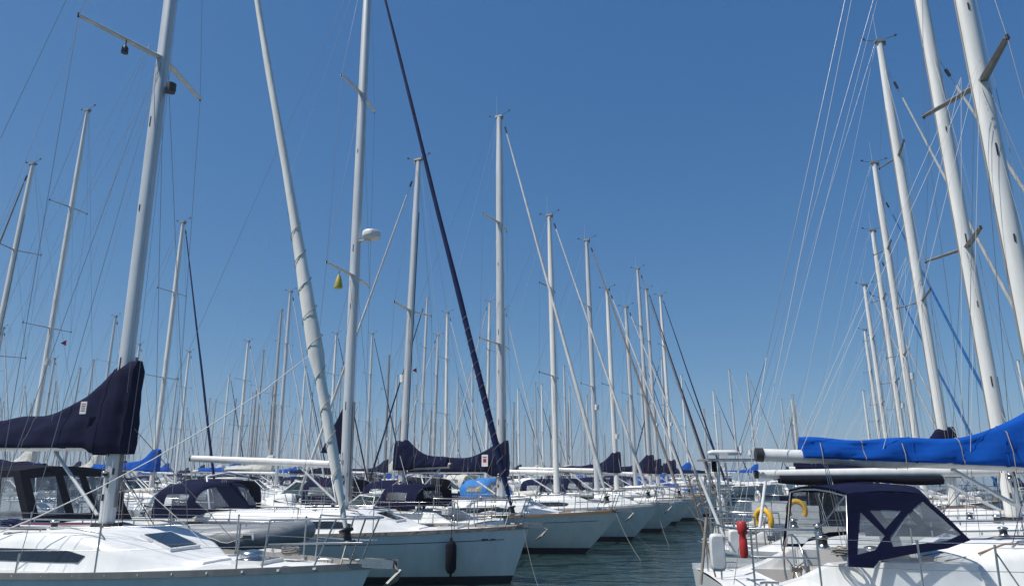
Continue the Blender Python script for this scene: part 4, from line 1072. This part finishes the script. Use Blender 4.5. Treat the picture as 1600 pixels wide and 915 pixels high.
# sheets led aft from the clew of the big headsail
for k, (x_, y_) in enumerate(((-1.2, -1.55), (-1.6, -1.2))):
    b = MB(); fx = H1.xb-.32; p0 = Vector((fx, 0, H1.deckz(fx)+.08)); p1 = Vector((-.03*17.4+.15, 0, 18.9)); c_ = p0.lerp(p1, .166)
    e = Vector((x_, y_, H1.deckz(x_)+.2)); mid_ = c_.lerp(e, .5)+Vector((0, 0, -.12))
    b.tube([c_+Vector((-.08, -.02, 0))]+[c_.lerp(e, t_)+Vector((0, 0, -1.1*t_*(1-t_))) for t_ in (.15, .3, .45, .6, .75, .9)]+[e], .0065, 'wirelight', 5); b.build('jib_sheet', B1)
# fender on the yacht with the radome
xF = 3.25
for dx, nm in ((0, ''),):
    b = empty('fender', (0, 0, 0), 0, 'long navy fender hanging on the side of the yacht with the radome', 'fender')
    b.location = on(B2, HD2, xF, -(H2.hw(xF)+.13), H2.sheer(H2.t(xF))-.95)
    q = MB(); q.tube([(0, 0, .8), (0, .05, 1.08), (0, .18, 1.62)], .008, 'ropenavy', 5); q.build('lanyard', b)
    q = m_fender('ink', .125, .82); link(q, 'fender_body', b)
for T_, hd_, H_, xx, lab in ((BR2, HR2, HR2h, -2.2, 'white fender between the two front yachts on the east side'), (B3, HDN, H3, 1.6, 'white fender hanging beside the teak rail of the fairway yacht')):
    b = empty('fender', on(T_, hd_, xx, (H_.hw(xx)+.13), .35), 0, lab, 'fender'); link(SH['fender_w'], 'fender_body', b)
    q = MB(); q.tube([(0, 0, .6), (0, -.1, 1.2)], .008, 'ropenavy', 5); q.build('lanyard', b)
# mooring lines from the bows into the water
def mline(a, b_, label, m='rope', sag=.12):
    a = Vector(a); b_ = Vector(b_); q = MB(); path = [(b_-a)*t_+Vector((0, 0, -sag*4*t_*(1-t_))) for t_ in [i/8 for i in range(9)]]
    q.tube(path, .0065, 'rope', 5); o = q.build('mooring_line', None, loc=a); tag(o, label, 'rope', 'mooring lines from the bows')
def bow(T_, hd_, H_, ly=.12, z=None): return on(T_, hd_, H_.xb-.1, ly, z if z else H_.Fb-.05)
mline(bow(B2, HD2, H2, -.12), Vector(on(B2, HD2, H2.xb+.35, -.5, -.05)), 'grey mooring line falling from the bow of the yacht with the radome', 'wirelight')
mline(bow(B3, HDN, H3, -.12), Vector(on(B3, HDN, H3.xb+.9, -1.0, -.05)), 'grey mooring line from the teak railed yacht angled into the water', 'wirelight')
mline(bow(B3, HDN, H3, .12), Vector(on(B3, HDN, H3.xb+1.0, .9, -.05)), 'grey second mooring line under the anchor of the teak railed yacht', 'rope')
k_ = 0
for S_ in specs:
    if S_[6] == 'row' and k_ < 4:
        k_ += 1; r2 = random.Random(k_)
        for sg in (-1, 1):
            c_, s_ = math.cos(S_[5]), math.sin(S_[5]); f = lambda lx, ly, z: (S_[2]+c_*lx-s_*ly, S_[3]+s_*lx+c_*ly, z)
            mline(f(4.05, sg*.1, 1.2), f(4.5+r2.random()*.7, sg*(.3+r2.random()*.6), -.05), 'mooring line from the bow in the %s berth beyond the teak-railed yacht, %s strand' % (ORD[k_-1], 'front' if sg < 0 else 'rear'), 'wirelight')
# the motorsailer's windscreen and canopy
ws = MB(); zr = R4f.top(1.2)
base = [(1.75, -.75), (1.95, 0), (1.75, .75)]; top_ = [(1.05, -.62), (1.15, 0), (1.05, .62)]
wsp = empty('windscreen', (0, 0, 0)); wsp.parent = B4
zb_ = R4f.top(1.4)-.06; zt_ = zb_+.52
quads = [[(1.75, -.78, zb_), (1.98, 0, zb_), (1.22, 0, zt_), (1.05, -.66, zt_-.02)], [(1.98, 0, zb_), (1.75, .78, zb_), (1.05, .66, zt_-.02), (1.22, 0, zt_)], [(.45, -.86, zb_), (1.75, -.78, zb_), (1.05, -.66, zt_-.02), (.45, -.74, zt_-.06)], [(1.75, .78, zb_), (.45, .86, zb_), (.45, .74, zt_-.06), (1.05, .66, zt_-.02)]]
for q in quads:
    g = MB(); g.poly(q, 'glass'); g.build('glass_pane', wsp)
    f_ = MB(); f_.tube(q+[q[0]], .022, 'white', 6); f_.build('pane_frame', wsp)
can, win = hood_mesh(.6, .0, -1.2, H4.deckz(-.5)+.35, H4.deckz(-.5)+1.02, 1.05, zbf=zb_+.1, m='navy')
o = can.build('cockpit_canopy', B4)
for g in win: g.build('clear_window', o)

# motorboat with the grey tender on its foredeck
HM = head_of(16); pm = at(140, 740, 16.0)
MBt = empty('motor_cruiser', (pm.x, pm.y, 0), HM, 'low white motor cruiser with dark canopy of clear windows, carrying the grey inflatable', 'motorboat')
Hm_ = Hull(10.2, 5.6, 3.0, .80, .92, .6, .86, .1)
hull_mesh(Hm_, 'gel', 'navy').build('hull', MBt); deck_mesh(Hm_, 'deck').build('deck', MBt); toe_rail(Hm_, 'alu').build('toe_rail', MBt)
rf_ = Roof(Hm_, -4.2, 2.0, h=.58, wf=.72, nose=1.6); cb = rf_.mesh().build('cabin', MBt)
for sg in (1, -1):
    for xa in (-3.2, -1.6, 0): rf_.window(xa, xa+1.3, sgn=sg).build('window', cb)
CX0, CX1 = -4.2, .1; z0, z1 = 1.40, 2.52
yc = lambda x, z: 1.30-.12*max(0, z-z0)
cn = MB(); rows = [[(lerp(CX0, CX1-.75, i/10), f*yc(0, z1), z1+.10*(1-f*f)+.03*math.sin(i*1.1)) for f in [k/6-1 for k in range(13)]] for i in range(11)]
cn.rings(rows, 'ink', closed=False, caps=False); cn.rings([[(x, y, z-.015) for x, y, z in r] for r in rows], 'ink', closed=False, caps=False)
cno = cn.build('canopy', MBt)
ol = [(CX0, z0), (CX0, z1), (CX1-.75, z1), (CX1, z0)]
hl = [[(x, z0+.12), (x+.08, z1-.16), (x+.78, z1-.14), (x+.86, z0+.12)] for x in (CX0+.12, CX0+1.14)]+[[(-1.98, z0+.12), (-1.92, z1-.14), (-1.25, z1-.14), (-1.02, z0+.12)], [(-.86, z0+.12), (-1.1, z1-.14), (-.78, z1-.12), (-.16, z0+.12)]]
for sg in (1, -1): side_panel(ol, hl, sg, yc, cno, 'ink')
fp = MB(); rows = [[(lerp(CX1-.75, CX1, t_), f*yc(0, lerp(z1, z0, t_)), lerp(z1, z0, t_)+.1*(1-f*f)*(1-t_)) for f in [k/6-1 for k in range(13)]] for t_ in [i/6 for i in range(7)]]
bs_ = [fp.pts(r) for r in rows]; fw = {}
for i in range(6):
    for j in range(12):
        if 1 <= i < 5 and j not in (0, 4, 7, 11):
            g = fw.setdefault(0 if j < 4 else 1 if j < 7 else 2, MB()); b0 = g.pts([rows[i][j], rows[i][j+1], rows[i+1][j+1], rows[i+1][j]]); g.face(range(b0, b0+4), 'vinyl', True)
        else: fp.face((bs_[i]+j, bs_[i]+j+1, bs_[i+1]+j+1, bs_[i+1]+j), 'ink', True)
fp.build('windscreen_panel', cno)
for g in fw.values(): g.build('clear_window', cno)
dc = MB(); rr = []
for i in range(13):
    q = i/12; x = lerp(.1, 2.6, q); rr.append([(x, f*1.12, .95+.50*(1-abs(f)**2.2)*(1-.25*q)+.03*math.sin(i*1.7+f*5)) for f in [k/6-1 for k in range(13)]])
dc.rings(rr, 'navy', closed=False, caps=False); dc.build('deck_cover', MBt)
for sg in (1, -1):
    for x in (4.6, 3.0, 1.3, -.4): link(SH['stanchion'], 'stanchion', MBt, (x, sg*(Hm_.hw(x)-.05), Hm_.dz(x)+.02))
    b = MB(); b.tube([(x, sg*(Hm_.hw(x)-.05), Hm_.dz(x)+.64) for x in (5.3, 4.6, 3.0, 1.3, -.4)], .011, 'steel', 6); b.build('lifeline', MBt)
# the tender
tp = on(MBt, HM, 4.45, -.85, 1.0)
TD = empty('inflatable_tender', tp, HM+rad(3), 'grey inflatable tender lying on the low cruiser behind the big foredeck', 'dinghy')
tb = MB(); path = []; rs = []
for sg in (-1, 1):
    pass
left_ = [(-1.95, -.62, .24), (-1.75, -.62, .24), (-.9, -.64, .24), (0, -.64, .25), (.8, -.56, .30), (1.35, -.36, .37), (1.62, -.12, .42)]
full_ = left_+[(x, -y, z) for x, y, z in left_[::-1]]
r_l = [.07, .20, .225, .225, .22, .20, .185]
tb.tube(full_, r_l+r_l[::-1], 'hypalon', 14, axis=(0, 0, 1)); tb.build('tube', TD)
fl_ = MB(); rr = []
for i in range(11):
    q = i/10; x = lerp(-1.7, 1.45, q); w0 = .60*(1-q**3.5)+.02; z0_ = .02+.22*q**3
    rr.append([(x, -w0, z0_+.1), (x, -w0*.5, z0_+.02), (x, 0, z0_-.04), (x, w0*.5, z0_+.02), (x, w0, z0_+.1)])
fl_.rings(rr, 'gelgrey', closed=False, caps=False); fl_.build('floor', TD)
b = MB(); b.box((-1.62, 0, .27), (.04, 1.0, .42), 'gelgrey'); b.build('transom', TD)
b = MB(); b.box((-.3, 0, .34), (.24, 1.1, .03), 'white'); b.build('thwart', TD)
for x in (-1.05, -.55):
    b = MB(); b.rings([[(x+dx_, -.645+.235*math.cos(a), .245+.235*math.sin(a)) for a in [2*math.pi*k/16 for k in range(16)]] for dx_ in (-.07, .07)], 'stripe', caps=False); b.build('reinforcing_band', TD)
b = MB(); b.box((.95, -.74, .36), (.26, .03, .11), 'white'); b.box((.95, -.765, .355), (.16, .02, .06), 'black'); b.build('carry_handle', TD)
b = MB(); b.tube([(x, -.86+.12*max(0, x)**1.6, .27+.06*math.sin(x*8)+.06*max(0, x)) for x in [lerp(-1.4, 1.1, i/20) for i in range(21)]], .007, 'wirelight', 5); b.build('grab_line', TD)

# motorboats filling the berths farther in
gaps = []; rg = random.Random(21); tries = 0
while len(gaps) < 12 and tries < 3000:
    tries += 1; Y = rg.uniform(24, 52); px = rg.uniform(20, 900); X = (px-800)/1103*Y; hd = head_of(20)+(math.pi if rg.random() < .5 else 0)
    if clash(X, Y, hd, 8.2, 3.6, 2.9): continue
    put(X, Y, hd, 8.2, 3.6, 2.9); gaps.append((X, Y, hd, px))
def motorboat(x, y, hd, label, can, seed):
    r = random.Random(seed); T = empty('motor_cruiser', (x, y, 0), hd, label, 'motorboat', 'motor cruisers among the yachts')
    H = Hull(8.2, 3.6, 2.9, 1.0, 1.35, .9, .88, .1); hull_mesh(H, 'gel', r.choice((None, 'navy')), 16).build('hull', T); deck_mesh(H, 'gel', None, 16).build('deck', T)
    rf2 = Roof(H, -2.2, 2.2, h=.5, wf=.68, nose=2.0); c = rf2.mesh(N=14).build('cabin', T)
    for sg in (1, -1): rf2.window(-1.6, 1.0, sgn=sg).build('window', c)
    zb_ = rf2.top(-.2)-.06; zt_ = zb_+.55; W = empty('windscreen', (0, 0, 0)); W.parent = T
    for q in ([(.75, -.7, zb_), (.95, 0, zb_), (.15, 0, zt_), (0, -.6, zt_)], [(.95, 0, zb_), (.75, .7, zb_), (0, .6, zt_), (.15, 0, zt_)], [(-.7, -.85, zb_), (.75, -.7, zb_), (0, -.6, zt_), (-.7, -.72, zt_-.05)], [(.75, .7, zb_), (-.7, .85, zb_), (-.7, .72, zt_-.05), (0, .6, zt_)]):
        g = MB(); g.poly(q, 'glass'); g.build('glass_pane', W); f_ = MB(); f_.tube(q+[q[0]], .025, 'white', 5); f_.build('pane_frame', W)
    can_, win_ = hood_mesh(-.35, -.75, -2.9, 1.15, 2.25, 1.15, zbf=zb_+.35, m=can)
    o = can_.build('cockpit_canopy', T)
    for g in win_: g.build('clear_window', o)
    for sg in (1, -1):
        b = MB(); b.tube([(x_, sg*(H.hw(x_)-.05), H.dz(x_)+.5) for x_ in (3.4, 2.6, 1.6, .6)], .012, 'steel', 5); b.build('bow_rail', T)
        for x_ in (2.6, 1.6, .6): link(SH['stanchion'], 'stanchion', T, (x_, sg*(H.hw(x_)-.05), H.dz(x_)-.1))
    ar = MB(); ar.tube([(-2.6, -1.2, 1.2), (-2.2, -1.1, 2.35), (-2.2, 0, 2.5), (-2.2, 1.1, 2.35), (-2.6, 1.2, 1.2)], .04, 'white', 6); ar.build('radar_arch', T)
gaps.sort(key=lambda q: q[3]); cm = {}
for i, (x, y, hd, px) in enumerate(gaps):
    c = rg.choice(('navy', 'cream', 'navy', 'ink')); mk = mark_of(x/y); cm[mk] = cm.get(mk, 0)+1
    motorboat(x, y, hd, 'motor cruiser with %s canopy, %s motorboat rightward of %s' % (CN[c], ORD[cm[mk]-1], MARKS[mk][1]), c, i)

# jib tracks and a sunken line organiser on the big foredeck
for sg in (1, -1):
    b = MB(); b.tube([(x, sg*.62, R1f.top(x, .62)+.012) for x in [lerp(-2.4, -.5, i/6) for i in range(7)]], .014, 'black', 4); b.build('jib_track', B1)
# light summer haze over the harbour
hz = MB(); hz.box((0, 240, 11.25), (900, 560, 24.5), 'water'); hz.mats = []
me = bpy.data.meshes.new('haze'); me.from_pydata([tuple(v) for v in hz.v], [], hz.f)
hm = bpy.data.materials.new('harbour_haze'); hm.use_nodes = True; ht = hm.node_tree; ht.nodes.clear()
ho_ = ht.nodes.new('ShaderNodeOutputMaterial'); pv = ht.nodes.new('ShaderNodeVolumePrincipled')
pv.inputs['Color'].default_value = (.86, .92, 1, 1); pv.inputs['Density'].default_value = .0009; pv.inputs['Anisotropy'].default_value = .3
ht.links.new(pv.outputs[0], ho_.inputs['Volume']); me.materials.append(hm)
ob = bpy.data.objects.new('haze', me); COL.objects.link(ob); ob['kind'] = 'stuff'; ob['label'] = 'thin blue summer haze over the harbour'

# stack of dark cloth lashed behind the radome mast, and the dashes of lettering near that boat's bow
b = MB(); b.poly([(-.16, -.05, 4.15), (-.16, -.09, 2.95), (-.72, -.08, 2.98), (-.62, -.06, 3.2)], 'navy', thick=(0, .14, 0)); b.build('mainsail_head', B2)
for xa, xb_ in ((3.85, 3.98), (4.04, 4.14)):
    b = MB(); y = lambda x: -(H2.half(H2.t(x))*.955+.03); b.poly([(xa, y(xa), .97), (xb_, y(xb_), .97), (xb_, y(xb_), 1.0), (xa, y(xa), 1.0)], 'stripe', thick=(0, .02, 0)); b.build('bow_mark', B2)

for xx in (-1.9, -1.2, .6, 1.4):
    b = MB(); y = -(HR1h.hw(xx)-.05); b.tube([(xx, y, HR1h.dz(xx)+.02), (xx+.02, y, HR1h.dz(xx)+.63)], .0125, 'steel', 7); b.tube([(xx+.02, y, HR1h.dz(xx)+.55), (xx+.3, y, HR1h.dz(xx)+.02)], .010, 'steel', 6); b.build('gate_stanchion', BR1)
b = MB(); b.tube([(x, -RR1.w(x)*.70, RR1.top(x, RR1.w(x)*.70)+.035) for x in [lerp(-1.6, 1.0, i/8) for i in range(9)]], .012, 'teak', 6); b.build('teak_handrail', BR1)
for k in range(5):
    b = MB(); y0 = -.5+.25*k; b.tube([(-.15, y0*.3, RR1.top(-.1)+.03), (-.8, y0, RR1.top(-.8, y0)+.02), (-1.9, y0*1.05, RR1.top(-1.9, y0)+.02)], .006, ('rope', 'wirelight', 'ropenavy', 'ropered', 'wirelight')[k], 4); b.build('control_line', BR1)
for k in range(5):
    b = MB(); y0 = -.5+.25*k; b.tube([(-.15, y0*.3, R1f.top(-.1)+.03), (-.9, y0, R1f.top(-.9, y0)+.02), (-3.2, y0*1.1, R1f.top(-3.2, y0)+.02)], .006, ('rope', 'wirelight', 'ropenavy', 'ropered', 'wirelight')[k], 4); b.build('control_line', B1)
